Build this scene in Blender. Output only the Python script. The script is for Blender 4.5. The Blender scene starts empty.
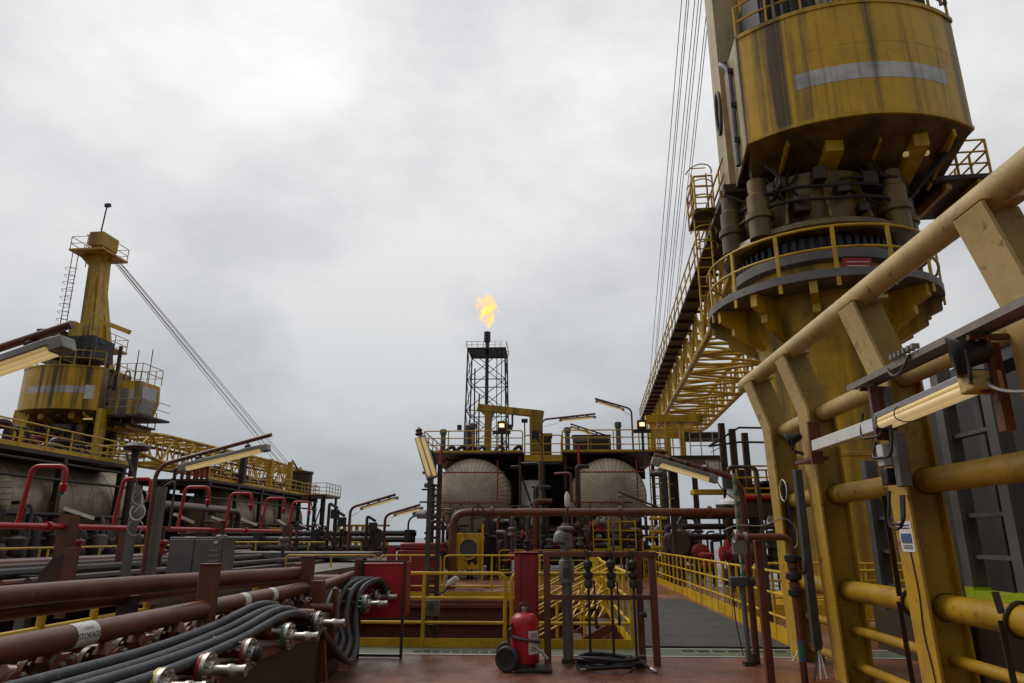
import bpy, math, random
from mathutils import Vector as V, Matrix
random.seed(7)
R = math.radians
scene = bpy.context.scene
COL = scene.collection
ORG = {}
ORD = ['first', 'second', 'third', 'fourth', 'fifth', 'sixth', 'seventh', 'eighth', 'ninth', 'tenth', 'eleventh', 'twelfth']

# ------------------------------------------------------------------ mesh helpers
class MB:
    def __init__(s):
        s.v = []; s.f = []
    def add(s, vs, fs):
        b = len(s.v); s.v += [tuple(p) for p in vs]; s.f += [tuple(i + b for i in f) for f in fs]; return s
    def box(s, x0, y0, z0, x1, y1, z1):
        return s.add([(x0,y0,z0),(x1,y0,z0),(x1,y1,z0),(x0,y1,z0),(x0,y0,z1),(x1,y0,z1),(x1,y1,z1),(x0,y1,z1)],
                     [(0,3,2,1),(4,5,6,7),(0,1,5,4),(1,2,6,5),(2,3,7,6),(3,0,4,7)])
    def bar(s, p, q, w, h=None, up=(0,0,1), w2=None, h2=None):
        p, q = V(p), V(q); d = (q - p).normalized(); u = V(up)
        if abs(d.dot(u)) > .98: u = V((0,1,0))
        a = d.cross(u).normalized(); b = a.cross(d)
        h = h or w; w2 = w2 or w; h2 = h2 or h
        vs = []
        for c, ww, hh in ((p, w, h), (q, w2, h2)):
            vs += [c + a*(i*ww/2) + b*(j*hh/2) for i, j in ((-1,-1),(1,-1),(1,1),(-1,1))]
        return s.add(vs, [(0,1,2,3),(7,6,5,4),(0,4,5,1),(1,5,6,2),(2,6,7,3),(3,7,4,0)])
    def tube(s, pts, r, n=8, fil=0, closed=False, seg=5, r2=None):
        pts = [V(p) for p in pts]
        if fil and len(pts) > 2:
            out = [pts[0]]
            for i in range(1, len(pts)-1):
                a, b, c = pts[i-1], pts[i], pts[i+1]
                f = min(fil, (a-b).length*.49, (c-b).length*.49)
                p, q = b + (a-b).normalized()*f, b + (c-b).normalized()*f
                for k in range(seg+1):
                    t = k/seg; out.append(p*(1-t)**2 + b*2*t*(1-t) + q*t*t)
            out.append(pts[-1]); pts = out
        m = len(pts); vs = []; nrm = None
        for i in range(m):
            if closed: d = pts[(i+1) % m] - pts[i-1]
            else: d = pts[min(i+1, m-1)] - pts[max(i-1, 0)]
            d.normalize()
            if nrm is None:
                u = V((0,0,1)) if abs(d.z) < .9 else V((1,0,0))
                nrm = d.cross(u).normalized()
            else:
                nrm = (nrm - d*nrm.dot(d)).normalized()
            bn = d.cross(nrm)
            rr = r if r2 is None else r + (r2-r)*i/(m-1)
            vs += [pts[i] + nrm*(rr*math.cos(2*math.pi*k/n)) + bn*(rr*math.sin(2*math.pi*k/n)) for k in range(n)]
        fs = []
        for i in range(m if closed else m-1):
            j = (i+1) % m
            for k in range(n):
                l = (k+1) % n; fs.append((i*n+k, i*n+l, j*n+l, j*n+k))
        if not closed:
            fs.append(tuple(range(n-1, -1, -1))); fs.append(tuple((m-1)*n+k for k in range(n)))
        return s.add(vs, fs)
    def lathe(s, prof, p=(0,0,0), axis=(0,0,1), n=24, a0=0, a1=360, cap=True):
        p = V(p); d = V(axis).normalized()
        u = V((1,0,0)) if abs(d.x) < .9 else V((0,1,0))
        a = (u - d*u.dot(d)).normalized(); b = d.cross(a)
        full = abs(a1-a0) >= 360; cnt = n if full else n+1
        vs = []
        for r, t in prof:
            vs += [p + d*t + a*(r*math.cos(R(a0+(a1-a0)*k/n))) + b*(r*math.sin(R(a0+(a1-a0)*k/n))) for k in range(cnt)]
        fs = []
        for i in range(len(prof)-1):
            for k in range(n):
                l = (k+1) % cnt; fs.append((i*cnt+k, i*cnt+l, (i+1)*cnt+l, (i+1)*cnt+k))
        if cap and full:
            if prof[0][0] > 1e-4: fs.append(tuple(range(cnt-1, -1, -1)))
            if prof[-1][0] > 1e-4: fs.append(tuple((len(prof)-1)*cnt+k for k in range(cnt)))
        return s.add(vs, fs)
    def prism(s, poly, ext):
        n = len(poly); e = V(ext); P = [V(p) for p in poly]
        return s.add(P + [p + e for p in P], [tuple(range(n-1,-1,-1)), tuple(range(n, 2*n))] +
                     [(i, (i+1) % n, n+(i+1) % n, n+i) for i in range(n)])
    def build(s, name, mat, parent=None, org=None, local=False, bev=0, flat=False):
        o0 = V(org) if org is not None else (V((0,0,0)) if (parent is None or local) else ORG.get(parent, V((0,0,0))))
        me = bpy.data.meshes.new(name)
        me.from_pydata([V(p) - o0 for p in s.v], [], s.f)
        me.materials.append(mat)
        import bmesh
        bm = bmesh.new(); bm.from_mesh(me); bmesh.ops.recalc_face_normals(bm, faces=bm.faces); bm.to_mesh(me); bm.free()
        if not flat:
            me.shade_smooth(); me.set_sharp_from_angle(angle=R(38))
        o = bpy.data.objects.new(name, me); COL.objects.link(o)
        if parent is not None:
            o.parent = parent; ORG[o] = o0
            if org is not None and parent in ORG: o.location = o0 - ORG[parent]
        else:
            o.location = o0; ORG[o] = o0
        if bev:
            b = o.modifiers.new('bevel', 'BEVEL'); b.width = bev; b.segments = 2; b.limit_method = 'ANGLE'; b.angle_limit = R(40)
        return o

def tag(o, label=None, cat=None, group=None, kind=None):
    if label: o['label'] = label
    if cat: o['category'] = cat
    if group: o['group'] = group
    if kind: o['kind'] = kind
    return o
def thing(name, label, cat, loc, group=None):
    o = bpy.data.objects.new(name, None); COL.objects.link(o); o.empty_display_size = .1
    o.location = loc; ORG[o] = V(loc)
    return tag(o, label, cat, group)
def struct(name, mb, mat): return tag(mb.build(name, mat), kind='structure')
def dup(root, loc, rz=0, label=None, sc=None):
    r = root.copy(); COL.objects.link(r); r.location = loc; r.rotation_euler = (0,0,rz)
    if sc: r.scale = (sc,)*3
    if label: r['label'] = label
    for ch in list(root.children):
        c = ch.copy(); COL.objects.link(c); c.parent = r
        for g in list(ch.children):
            d = g.copy(); COL.objects.link(d); d.parent = c
    return r
def copy_part(o, off):
    c = o.copy(); COL.objects.link(c); c.parent = o.parent; c.location = V(o.location) + V(off)
    for g in list(o.children):
        d = g.copy(); COL.objects.link(d); d.parent = c
    return c

# ------------------------------------------------------------------ materials
def N(nt, t, **k):
    n = nt.nodes.new(t)
    for a, b in k.items(): setattr(n, a, b)
    return n
def ramp(nt, src, a, b, c0=(0,0,0,1), c1=(1,1,1,1)):
    r = N(nt, 'ShaderNodeValToRGB'); e = r.color_ramp.elements
    e[0].position = a; e[0].color = c0; e[1].position = b; e[1].color = c1
    nt.links.new(src, r.inputs[0]); return r.outputs[0]
def mixc(nt, fac, a, b):
    m = N(nt, 'ShaderNodeMix', data_type='RGBA')
    if isinstance(fac, float): m.inputs[0].default_value = fac
    else: nt.links.new(fac, m.inputs[0])
    for i, x in ((6, a), (7, b)):
        if isinstance(x, tuple): m.inputs[i].default_value = (*x[:3], 1)
        else: nt.links.new(x, m.inputs[i])
    return m.outputs[2]
def mul(nt, a, b):
    m = N(nt, 'ShaderNodeMath', operation='MULTIPLY')
    for i, x in ((0, a), (1, b)):
        if isinstance(x, (int, float)): m.inputs[i].default_value = x
        else: nt.links.new(x, m.inputs[i])
    return m.outputs[0]
def noise(nt, vec, scale, detail=5, rough=.6, sc3=None):
    if sc3:
        mp = N(nt, 'ShaderNodeMapping'); mp.inputs['Scale'].default_value = sc3
        nt.links.new(vec, mp.inputs[0]); vec = mp.outputs[0]
    n = N(nt, 'ShaderNodeTexNoise'); n.inputs['Scale'].default_value = scale
    n.inputs['Detail'].default_value = detail; n.inputs['Roughness'].default_value = rough
    nt.links.new(vec, n.inputs['Vector']); return n.outputs[0]
def N_map(nt, v):
    n = N(nt, 'ShaderNodeMapRange'); n.inputs[1].default_value = -1; n.inputs[2].default_value = 1
    nt.links.new(v, n.inputs[0]); return n.outputs[0]
def M(name, col, rough=.5, metal=0, dirt=.45, rust=.25, streak=0, bump=.15, scale=1., rustcol=(.07,.022,.01), dark=.35, emit=None, streak_scale=1., chip=0, chipcol=(.32,.27,.22), low=None):
    m = bpy.data.materials.new(name); m.use_nodes = True; nt = m.node_tree; b = nt.nodes['Principled BSDF']
    g = N(nt, 'ShaderNodeNewGeometry').outputs['Position']
    c = col
    if low:      # paint bleached by the sun on the upper part of the structure
        sz = N(nt, 'ShaderNodeSeparateXYZ'); nt.links.new(g, sz.inputs[0])
        mr = N(nt, 'ShaderNodeMapRange'); mr.inputs[1].default_value = 1.2; mr.inputs[2].default_value = 3.3; nt.links.new(sz.outputs[2], mr.inputs[0])
        c = mixc(nt, mr.outputs[0], low, col)
    n1 = noise(nt, g, 1.7*scale, 7, .65)
    if dirt: c = mixc(nt, mul(nt, ramp(nt, n1, .42, .68), dirt), c, tuple(x*dark for x in col))
    n2 = noise(nt, g, 5*scale, 8, .72)
    if streak:
        st = noise(nt, g, 1.0*streak_scale, 7, .66, (1.7,1.7,.06))
        c = mixc(nt, mul(nt, ramp(nt, st, .5, .68), streak), c, (.022,.015,.006))
        st3 = noise(nt, g, 1.0*streak_scale, 3, .5, (1.25,1.25,.05))
        c = mixc(nt, mul(nt, ramp(nt, st3, .52, .62), streak*.95), c, (.03,.019,.006))
        st2 = noise(nt, g, 1.0*streak_scale, 4, .6, (5,5,.25))
        c = mixc(nt, mul(nt, ramp(nt, st2, .52, .75), streak*.6), c, tuple(x*.4 for x in col))
    if rust: c = mixc(nt, mul(nt, ramp(nt, n2, .62-.08*rust, .69), min(1, rust*2)), c, rustcol)
    if chip:
        c3 = noise(nt, g, 8.3*scale, 9, .78)
        c = mixc(nt, mul(nt, ramp(nt, c3, .64, .67), chip), c, chipcol)
    if isinstance(c, tuple): b.inputs['Base Color'].default_value = (*c, 1)
    else: nt.links.new(c, b.inputs['Base Color'])
    b.inputs['Metallic'].default_value = metal
    rr = N(nt, 'ShaderNodeMapRange'); rr.inputs[3].default_value = max(.05, rough-.15); rr.inputs[4].default_value = min(1, rough+.2)
    nt.links.new(n2, rr.inputs[0]); nt.links.new(rr.outputs[0], b.inputs['Roughness'])
    if bump:
        bp = N(nt, 'ShaderNodeBump'); bp.inputs['Strength'].default_value = bump; bp.inputs['Distance'].default_value = .02
        nt.links.new(noise(nt, g, 14*scale, 6, .6), bp.inputs['Height']); nt.links.new(bp.outputs[0], b.inputs['Normal'])
    if emit:
        b.inputs['Emission Color'].default_value = (*emit[0], 1); b.inputs['Emission Strength'].default_value = emit[1]
    return m

YEL   = M('yellow_paint', (.60,.36,.004), .45, dirt=.6, rust=.4)
YELC  = M('crane_yellow_stained', (.66,.375,.0025), .4, dirt=.35, rust=.14, streak=.97)
YELD  = M('crane_yellow', (.60,.35,.003), .45, dirt=.6, rust=.25, streak=.6)
TAN   = M('faded_yellow_paint', (.52,.36,.14), .42, dirt=.4, rust=.5, scale=1.6, low=(.50,.285,.02))
TANY  = M('weathered_yellow_paint', (.37,.225,.035), .42, dirt=.5, rust=.5, scale=1.6, low=(.40,.225,.006))
TANC  = M('faded_crane_paint', (.42,.32,.15), .5, dirt=.45, rust=.2, streak=.6)
BROWN = M('brown_primer', (.145,.040,.019), .38, dirt=.8, rust=.35, chip=.55)
DKBR  = M('dark_brown_steel', (.042,.019,.010), .5, dirt=.6, rust=.3)
DARK  = M('dark_steel', (.022,.018,.015), .5, dirt=.5, rust=.3)
RED   = M('red_paint', (.40,.009,.012), .34, dirt=.4, rust=.15)
REDD  = M('dull_red_paint', (.25,.015,.012), .42, dirt=.5, rust=.3)
GREY  = M('grey_steel', (.16,.15,.14), .5, .3, dirt=.5, rust=.3)
SHADED = M('shaded_crane_yellow', (.19,.115,.012), .4, dirt=.9, rust=.4, streak=.6)  # crane yellow darkened, puts the shade below the house into the colour
GREYT = M('tray_paint', (.22,.19,.15), .5, .2, dirt=.5, rust=.3)
GREYD = M('dark_grey_steel', (.075,.075,.075), .5, .3, dirt=.5, rust=.15)
GALV  = M('galvanised_steel', (.30,.29,.27), .4, .6, dirt=.5, rust=.2)
STEEL = M('bare_steel', (.50,.47,.43), .3, .9, dirt=.7, rust=.45, scale=5)
RUBB  = M('black_rubber', (.02,.02,.021), .55, dirt=.3, rust=0)
HOSE  = M('grey_hose_rubber', (.046,.053,.062), .5, dirt=.8, rust=.4, scale=3, dark=.35, rustcol=(.2,.21,.22))
WHITEL = M('white_enamel', (.8,.78,.72), .4, dirt=.2, rust=.05)
WHITE = M('white_paint', (.62,.61,.58), .5, dirt=.35, rust=.15)
PAPER = M('label_paper', (.66,.64,.6), .6, dirt=.25, rust=.0, scale=6)
INK   = M('label_ink', (.03,.03,.04), .7, dirt=0, rust=0, bump=0)
BLUE  = M('blue_print', (.05,.09,.2), .6, dirt=.2, rust=0, bump=0)
GREEN = M('green_paint', (.03,.16,.07), .5, dirt=.4, rust=.1)
LIME  = M('lime_paint', (.45,.58,.01), .5, dirt=.3, rust=.15)
BLACK = M('black_plastic', (.012,.012,.013), .35, dirt=.2, rust=0)
GLASS = M('window_glass', (.35,.38,.40), .1, dirt=.3, rust=0, bump=0)
CLAD  = M('vessel_cladding', (.36,.29,.20), .42, .3, dirt=.8, rust=.3, scale=.8)
LIT   = M('lamp_diffuser', (.65,.48,.2), .4, dirt=.25, rust=0, emit=((1,.72,.28), .22))
TUBE  = M('fluorescent_tube', (.7,.55,.28), .3, dirt=.15, rust=0, emit=((1,.78,.38), .30))
FLOOD = M('floodlight_lens', (.8,.5,.2), .2, dirt=0, rust=0, emit=((1,.55,.16), 1.3))
FLOODC = M('floodlight_bulb', (.9,.8,.5), .2, dirt=0, rust=0, emit=((1,.8,.42), 3.5))
OFF   = M('lamp_glass', (.45,.42,.36), .3, dirt=.2, rust=0)

def head_mat():
    m = bpy.data.materials.new('radial_cladding'); m.use_nodes = True; nt = m.node_tree; b = nt.nodes['Principled BSDF']
    tc = N(nt, 'ShaderNodeTexCoord').outputs['Object']
    sp = N(nt, 'ShaderNodeSeparateXYZ'); nt.links.new(tc, sp.inputs[0])
    at = N(nt, 'ShaderNodeMath', operation='ARCTAN2'); nt.links.new(sp.outputs[2], at.inputs[0]); nt.links.new(sp.outputs[0], at.inputs[1])
    fr = N(nt, 'ShaderNodeMath', operation='FRACT'); nt.links.new(mul(nt, at.outputs[0], 48/6.2832), fr.inputs[0])
    seam = ramp(nt, fr.outputs[0], .0, .16, (1,1,1,1), (0,0,0,1))
    g = N(nt, 'ShaderNodeNewGeometry').outputs['Position']
    c = mixc(nt, ramp(nt, noise(nt, g, 1.3, 7, .7), .35, .7), (.58,.49,.36), (.31,.25,.175))
    # each gore of the cladding has its own slightly different sheet tone
    fl = N(nt, 'ShaderNodeMath', operation='FLOOR'); nt.links.new(mul(nt, at.outputs[0], 48/6.2832), fl.inputs[0])
    wn = N(nt, 'ShaderNodeTexWhiteNoise', noise_dimensions='1D'); nt.links.new(fl.outputs[0], wn.inputs['W'])
    c = mixc(nt, mul(nt, wn.outputs[0], .4), c, (.3,.24,.17))
    c = mixc(nt, mul(nt, seam, .8), c, (.06,.045,.035))
    nt.links.new(c, b.inputs['Base Color'])
    b.inputs['Metallic'].default_value = .25; b.inputs['Roughness'].default_value = .45
    bp = N(nt, 'ShaderNodeBump'); bp.inputs['Strength'].default_value = .5; bp.inputs['Distance'].default_value = .03
    inv = N(nt, 'ShaderNodeMath', operation='SUBTRACT'); inv.inputs[0].default_value = 1; nt.links.new(seam, inv.inputs[1])
    nt.links.new(inv.outputs[0], bp.inputs['Height']); nt.links.new(bp.outputs[0], b.inputs['Normal'])
    return m
HEAD = head_mat()

def deck_mat():
    m = bpy.data.materials.new('red_deck_coating'); m.use_nodes = True; nt = m.node_tree; b = nt.nodes['Principled BSDF']
    g = N(nt, 'ShaderNodeNewGeometry').outputs['Position']
    a = noise(nt, g, .55, 8, .68); f = noise(nt, g, 6, 8, .75); w = noise(nt, g, .9, 6, .6, (1,.5,1))
    c = mixc(nt, ramp(nt, a, .36, .66), (.225,.08,.042), (.11,.042,.023))
    c = mixc(nt, mul(nt, ramp(nt, f, .5, .72), .75), c, (.05,.026,.02))
    c = mixc(nt, mul(nt, ramp(nt, w, .55, .66), .6), c, (.25,.14,.095))
    c = mixc(nt, mul(nt, ramp(nt, noise(nt, g, 1.6, 7, .7, (1,2.2,1)), .56, .66), .7), c, (.045,.024,.017))
    nt.links.new(c, b.inputs['Base Color'])
    nt.links.new(ramp(nt, w, .38, .66, (.14,)*3+(1,), (.7,)*3+(1,)), b.inputs['Roughness'])
    bp = N(nt, 'ShaderNodeBump'); bp.inputs['Strength'].default_value = .35; bp.inputs['Distance'].default_value = .02
    nt.links.new(f, bp.inputs['Height']); nt.links.new(bp.outputs[0], b.inputs['Normal'])
    return m
DECK = deck_mat()
GREENWALK = M('green_walkway_paint', (.105,.125,.075), .5, dirt=.6, rust=.3, scale=1.3)
GRATE = M('dark_grating', (.05,.046,.043), .6, .2, dirt=.6, rust=.2, scale=2)
PLATE = M('grey_deck_plate', (.12,.103,.082), .5, dirt=.7, rust=.3, scale=.6)

def sea_mat():
    m = bpy.data.materials.new('sea_water'); m.use_nodes = True; nt = m.node_tree; b = nt.nodes['Principled BSDF']
    b.inputs['Base Color'].default_value = (.05,.075,.085,1); b.inputs['Roughness'].default_value = .25
    g = N(nt, 'ShaderNodeNewGeometry').outputs['Position']
    bp = N(nt, 'ShaderNodeBump'); bp.inputs['Strength'].default_value = .6; bp.inputs['Distance'].default_value = 1
    nt.links.new(noise(nt, g, .12, 6, .6), bp.inputs['Height']); nt.links.new(bp.outputs[0], b.inputs['Normal'])
    return m
SEA = sea_mat()

# ------------------------------------------------------------------ sky, sun, camera
SUN_EL, SUN_AZ = R(50), R(-58)
w = bpy.data.worlds.new('World'); scene.world = w; w.use_nodes = True; nt = w.node_tree
bg = nt.nodes['Background']; bg.inputs['Strength'].default_value = .1
sky = N(nt, 'ShaderNodeTexSky', sky_type='NISHITA'); sky.sun_disc = False; sky.sun_elevation = SUN_EL; sky.sun_rotation = SUN_AZ
tc = N(nt, 'ShaderNodeTexCoord').outputs['Generated']
sp = N(nt, 'ShaderNodeSeparateXYZ'); nt.links.new(tc, sp.inputs[0])
# an overcast deck: duller and bluer at the horizon, brightest high up, darkness added behind the viewer to dim surfaces facing it
r = N(nt, 'ShaderNodeValToRGB'); nt.links.new(sp.outputs[2], r.inputs[0]); e = r.color_ramp.elements
e[0].position = 0; e[0].color = (4.3,4.65,5.0,1); e[1].position = 1; e[1].color = (9.3,9.25,9.1,1)
for p_, c_ in ((.10,(4.8,5.0,5.2)), (.26,(6.0,6.06,6.16)), (.42,(7.2,7.2,7.25)), (.6,(9.0,8.98,8.9))):
    q = e.new(p_); q.color = (*c_, 1)
big = noise(nt, tc, 1.9, 6, .52, (1,1,1.8)); fine = noise(nt, tc, 5.5, 7, .6, (1,1,2.0))
cs = N(nt, 'ShaderNodeMath', operation='ADD'); nt.links.new(mul(nt, big, .8), cs.inputs[0]); nt.links.new(mul(nt, fine, .2), cs.inputs[1])
cl = ramp(nt, cs.outputs[0], .39, .61, (.77,.78,.805,1), (1.15,1.15,1.14,1))
side = N(nt, 'ShaderNodeVectorMath', operation='DOT_PRODUCT'); nt.links.new(tc, side.inputs[0]); side.inputs[1].default_value = (-.45,.89,0)
sd_ = ramp(nt, N_map(nt, side.outputs['Value']), .0, .85, (.40,.40,.40,1), (1.03,1.03,1.03,1))
mm0 = N(nt, 'ShaderNodeMix', data_type='RGBA', blend_type='MULTIPLY'); mm0.inputs[0].default_value = 1
nt.links.new(r.outputs[0], mm0.inputs[6]); nt.links.new(cl, mm0.inputs[7])
mm = N(nt, 'ShaderNodeMix', data_type='RGBA', blend_type='MULTIPLY'); mm.inputs[0].default_value = 1
nt.links.new(mm0.outputs[2], mm.inputs[6]); nt.links.new(sd_, mm.inputs[7])
nt.links.new(mixc(nt, .06, mm.outputs[2], sky.outputs[0]), bg.inputs[0])

sl = bpy.data.lights.new('sun', 'SUN'); sl.energy = 1.5; sl.angle = R(28); sl.color = (1,.96,.9)
so = bpy.data.objects.new('sun', sl); COL.objects.link(so)
sd = V((math.sin(SUN_AZ)*math.cos(SUN_EL), math.cos(SUN_AZ)*math.cos(SUN_EL), math.sin(SUN_EL)))
so.rotation_euler = sd.to_track_quat('Z', 'Y').to_euler(); so.location = (0,0,60)

cd = bpy.data.cameras.new('camera'); cam = bpy.data.objects.new('camera', cd); COL.objects.link(cam)
cd.sensor_width = 36; cd.lens = 683/1024*36; cd.clip_start = .05; cd.clip_end = 60000
cam.location = (0,0,1.6); cam.rotation_euler = (R(90)+.27878, 0, .05344)
scene.camera = cam
scene.view_settings.view_transform = 'Standard'; scene.view_settings.look = 'None'
scene.view_settings.exposure = 0; scene.view_settings.gamma = 1
scene.cycles.use_denoising = True

# ------------------------------------------------------------------ the setting
struct('sea', MB().add([(-20000,-20000,-22),(20000,-20000,-22),(20000,20000,-22),(-20000,20000,-22)], [(0,1,2,3)]), SEA)
PX0, PX1, PY0, PY1 = -6.5, 1.22, 11.16, 19.0          # the open well in the deck
dk = MB()
xs = [-46, PX0, PX1, 22]; ys = [-12, PY0, PY1, 135]
for i in range(3):
    for j in range(3):
        if (i, j) != (1, 1):
            dk.add([(xs[i],ys[j],0),(xs[i+1],ys[j],0),(xs[i+1],ys[j+1],0),(xs[i],ys[j+1],0)], [(0,1,2,3)])
struct('deck', dk, DECK)
struct('hull', MB().box(-46,-12,-21.9,PX0-.02,135,-.02).box(PX1+.02,-12,-21.9,22,135,-.02)
       .box(PX0-.02,-12,-21.9,PX1+.02,PY0-.02,-.02).box(PX0-.02,PY1+.02,-21.9,PX1+.02,135,-.02), DKBR)
pit = MB()
pit.add([(PX0,PY0,0),(PX1,PY0,0),(PX1,PY1,0),(PX0,PY1,0),(PX0,PY0,-2.4),(PX1,PY0,-2.4),(PX1,PY1,-2.4),(PX0,PY1,-2.4)],
        [(0,1,5,4),(1,2,6,5),(2,3,7,6),(3,0,4,7),(4,5,6,7)])
for z in (-.12, -.52, -.95, -1.4):
    pit.box(PX0, PY1-.16, z-.05, PX1, PY1-.002, z+.03)
struct('deck_well', pit, BROWN)
gw = MB().add([(-2.9,10.42,.004),(8,10.42,.004),(8,11.12,.004),(-2.9,11.12,.004)], [(0,1,2,3)])
struct('green_walkway', gw, GREENWALK)
ln = MB()
for y, w_ in ((10.4,.035), (11.09,.035)):
    ln.add([(-2.9,y,.008),(8,y,.008),(8,y+w_,.008),(-2.9,y+w_,.008)], [(0,1,2,3)])
struct('walkway_line', ln, WHITE)
gr = MB()
for k in range(7):
    y0 = 11.2 + k*1.17; gr.box(1.3, y0, .004, 3.55, y0+1.15, .03)
struct('grating_walkway', gr, GRATE)
dr = MB()
for k in range(14): dr.box(-2.0+.14*k, 10.62, .006, -1.9+.14*k, 10.78, .012)
for k in range(9): dr.box(1.9+.22*k, 10.86, .006, 2.06+.22*k, 10.98, .012)
struct('deck_drain', dr, DARK)
# raised grey walkway to port
rw = MB()
for k in range(14):
    y0 = 9.8+k*1.4; rw.box(-15.5, y0, .78, -7.2 + .0*k, y0+1.38, .9)
for k in range(14):
    y0 = 9.8+k*1.4; rw.box(-7.0, y0, .7, -5.4, y0+1.38, .82)
for k in range(8):
    y0 = 10+k*2.6
    for x in (-15.3,-11.5,-7.6,-5.7): rw.box(x, y0, .0, x+.15, y0+.15, .699 if x > -7 else .779)
rw.box(-5.46, 9.82, .02, -5.42, 29.2, .699)
struct('raised_walkway', rw, PLATE)

# ------------------------------------------------------------------ guardrails
def guardrail(label, pts, z=0, h=1.06, mids=(.68,.34), r=.025, step=1.3, toe=.13, mat=None, group='yellow tubular guardrails', n=8,
              name='guardrail', cat='guardrail', closed_end=True, parent=None, toemat=None):
    mat = mat or YEL
    P = [V((p[0], p[1], (p[2] if len(p) > 2 else z))) for p in pts]
    if parent is None: t = thing(name, label, cat, P[0], group)
    else: t = parent
    up = V((0,0,h))
    path = [p + up for p in P]
    if closed_end: path = [P[0]] + path + [P[-1]]
    MB().tube(path, r, n, fil=.13).build('top_rail', mat, t)
    for m in mids:
        MB().tube([p + V((0,0,m)) for p in P], r*.85, n, fil=.1).build('mid_rail', mat, t)
    po = None
    for a, b in zip(P[:-1], P[1:]):
        L = (b-a).length; k = max(1, round(L/step))
        for i in range(0 if a != P[0] else 1, k + (0)):
            q = a + (b-a)*(i/k)
            if po is None:
                po = MB().tube([q, q + V((0,0,h-.01))], r, n).build('post', mat, t); q0 = q
            else: copy_part(po, q - q0)
        if toe:
            d = (b-a).normalized()
            MB().bar(a + V((0,0,toe/2)) + d*.02, b + V((0,0,toe/2)) - d*.02, .012, toe).build('toe_board', toemat or mat, t)
    return t

guardrail('yellow guardrail on the green walkway behind the red locker board', [(-3.2,11.08),(-.70,11.08)], mids=(.70,.35), step=1.3, r=.028)
guardrail('yellow guardrail behind the fire extinguisher, turning along the grating walkway', [(-.60,11.08),(1.2,11.08),(1.2,17.6)], mids=(.70,.35), step=1.0, r=.028)
guardrail('yellow guardrail beyond the deck well, nearest the lattice post', [(-4.6,19.2),(-2.95,19.2)], h=1.12, toe=.2, step=.9)
guardrail('yellow guardrail beyond the deck well below the left round vessel', [(-2.85,19.2),(1.0,19.2)], h=1.12, toe=.2)
guardrail('short yellow guardrail beyond the deck well left of the red container', [(-7.2,19.2),(-4.7,19.2)], h=1.12, toe=.2)
guardrail('yellow guardrail at the near right side of the grating walkway', [(3.62,10.9),(3.72,15.2)], step=.62, toe=.24, mids=(.72,.38))
guardrail('yellow guardrail along the right of the walkway, middle section', [(3.74,15.3),(3.8,20.4)], step=.62, toe=.24, mids=(.72,.38))
guardrail('far yellow guardrail along the right of the red deck path', [(3.82,20.5),(3.9,31)], step=.75, toe=.2, mids=(.72,.38))
guardrail('yellow guardrail on the left of the far deck path', [(1.25,17.8),(1.6,30)], step=.8, toe=.2)
guardrail('yellow guardrail behind the protection frame toward the crane foot', [(4.6,12.2),(10.5,12.2)], step=.55, toe=.2, mids=(.8,.55,.3))
guardrail('second yellow guardrail beyond the right walkway beside the striped pole', [(4.3,15.5),(9.5,15.5)], step=.6, toe=.24, mids=(.72,.38))
# ================================================================== foreground centre
# tall red post with folded edges
t = thing('hose_cabinet', 'tall narrow red steel cabinet standing behind the wheeled fire extinguisher', 'cabinet', (-.33,10.0,0))
MB().box(-.50,9.9,.02,-.17,10.15,1.38).build('body', REDD, t, bev=.012)
MB().box(-.47,9.88,.1,-.41,9.898,1.33).box(-.26,9.88,.1,-.20,9.898,1.33).build('fold', REDD, t, bev=.006)
MB().box(-.51,9.87,1.383,-.16,10.17,1.40).build('cap', REDD, t, bev=.004)

# wheeled extinguisher
t = thing('fire_extinguisher', 'red wheeled fire extinguisher with black wheels and a hose wrapped round it', 'fire extinguisher', (-.36,9.35,0))
MB().lathe([(.0,.05),(.12,.05),(.165,.09),(.175,.16),(.175,.55),(.165,.61),(.12,.655),(.06,.672),(.0,.675)], (-.34,9.35,0), n=28).build('tank', RED, t)
MB().lathe([(.03,.66),(.03,.70),(.045,.705),(.045,.73),(.02,.74)], (-.34,9.35,0), n=12).build('valve', STEEL, t)
MB().tube([(-.40,9.35,.63),(-.40,9.35,.78),(-.28,9.35,.78),(-.28,9.35,.63)], .012, 8, .04).build('handle', DARK, t)
for x, y in ((-.55,9.16),(-.57,9.56)):
    wl = MB().lathe([(.085,-.035),(.13,-.045),(.15,-.03),(.155,0),(.15,.03),(.13,.045),(.085,.035)], (x,y,.155), (0.35,1,0), n=24, cap=False).build('wheel', RUBB, t)
    MB().lathe([(.0,-.03),(.09,-.03),(.09,.03),(.0,.03)], (x,y,.155), (0.35,1,0), n=16).build('hub', DARK, wl)
MB().tube([(-.58,9.1,.155),(-.56,9.62,.155)], .015).build('axle', DARK, t)
MB().bar((-.56,9.2,.155),(-.50,9.25,.55),.03).bar((-.2,9.2,.03),(-.58,9.2,.12),.04).build('frame', DARK, t)
hz = []
for k in range(24):
    a = R(190 + k*10); hz.append((-.34+.19*math.cos(a), 9.35+.19*math.sin(a), .42-.13*(k/23)))
MB().tube([(-.46,9.28,.55),(-.52,9.22,.48)]+hz, .018, 8).build('hose', GREYD, t)
MB().tube([(-.2,9.18,.29),(-.12,9.14,.24),(-.05,9.12,.16)], .014, 8, r2=.022).build('nozzle', GALV, t)
MB().add([(-.34+.178*math.cos(R(a)), 9.35+.178*math.sin(R(a)), z) for a in range(-72,-11,10) for z in (.2,.47)],
         [(2*i,2*i+2,2*i+3,2*i+1) for i in range(6)]).build('label', PAPER, t)
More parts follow.
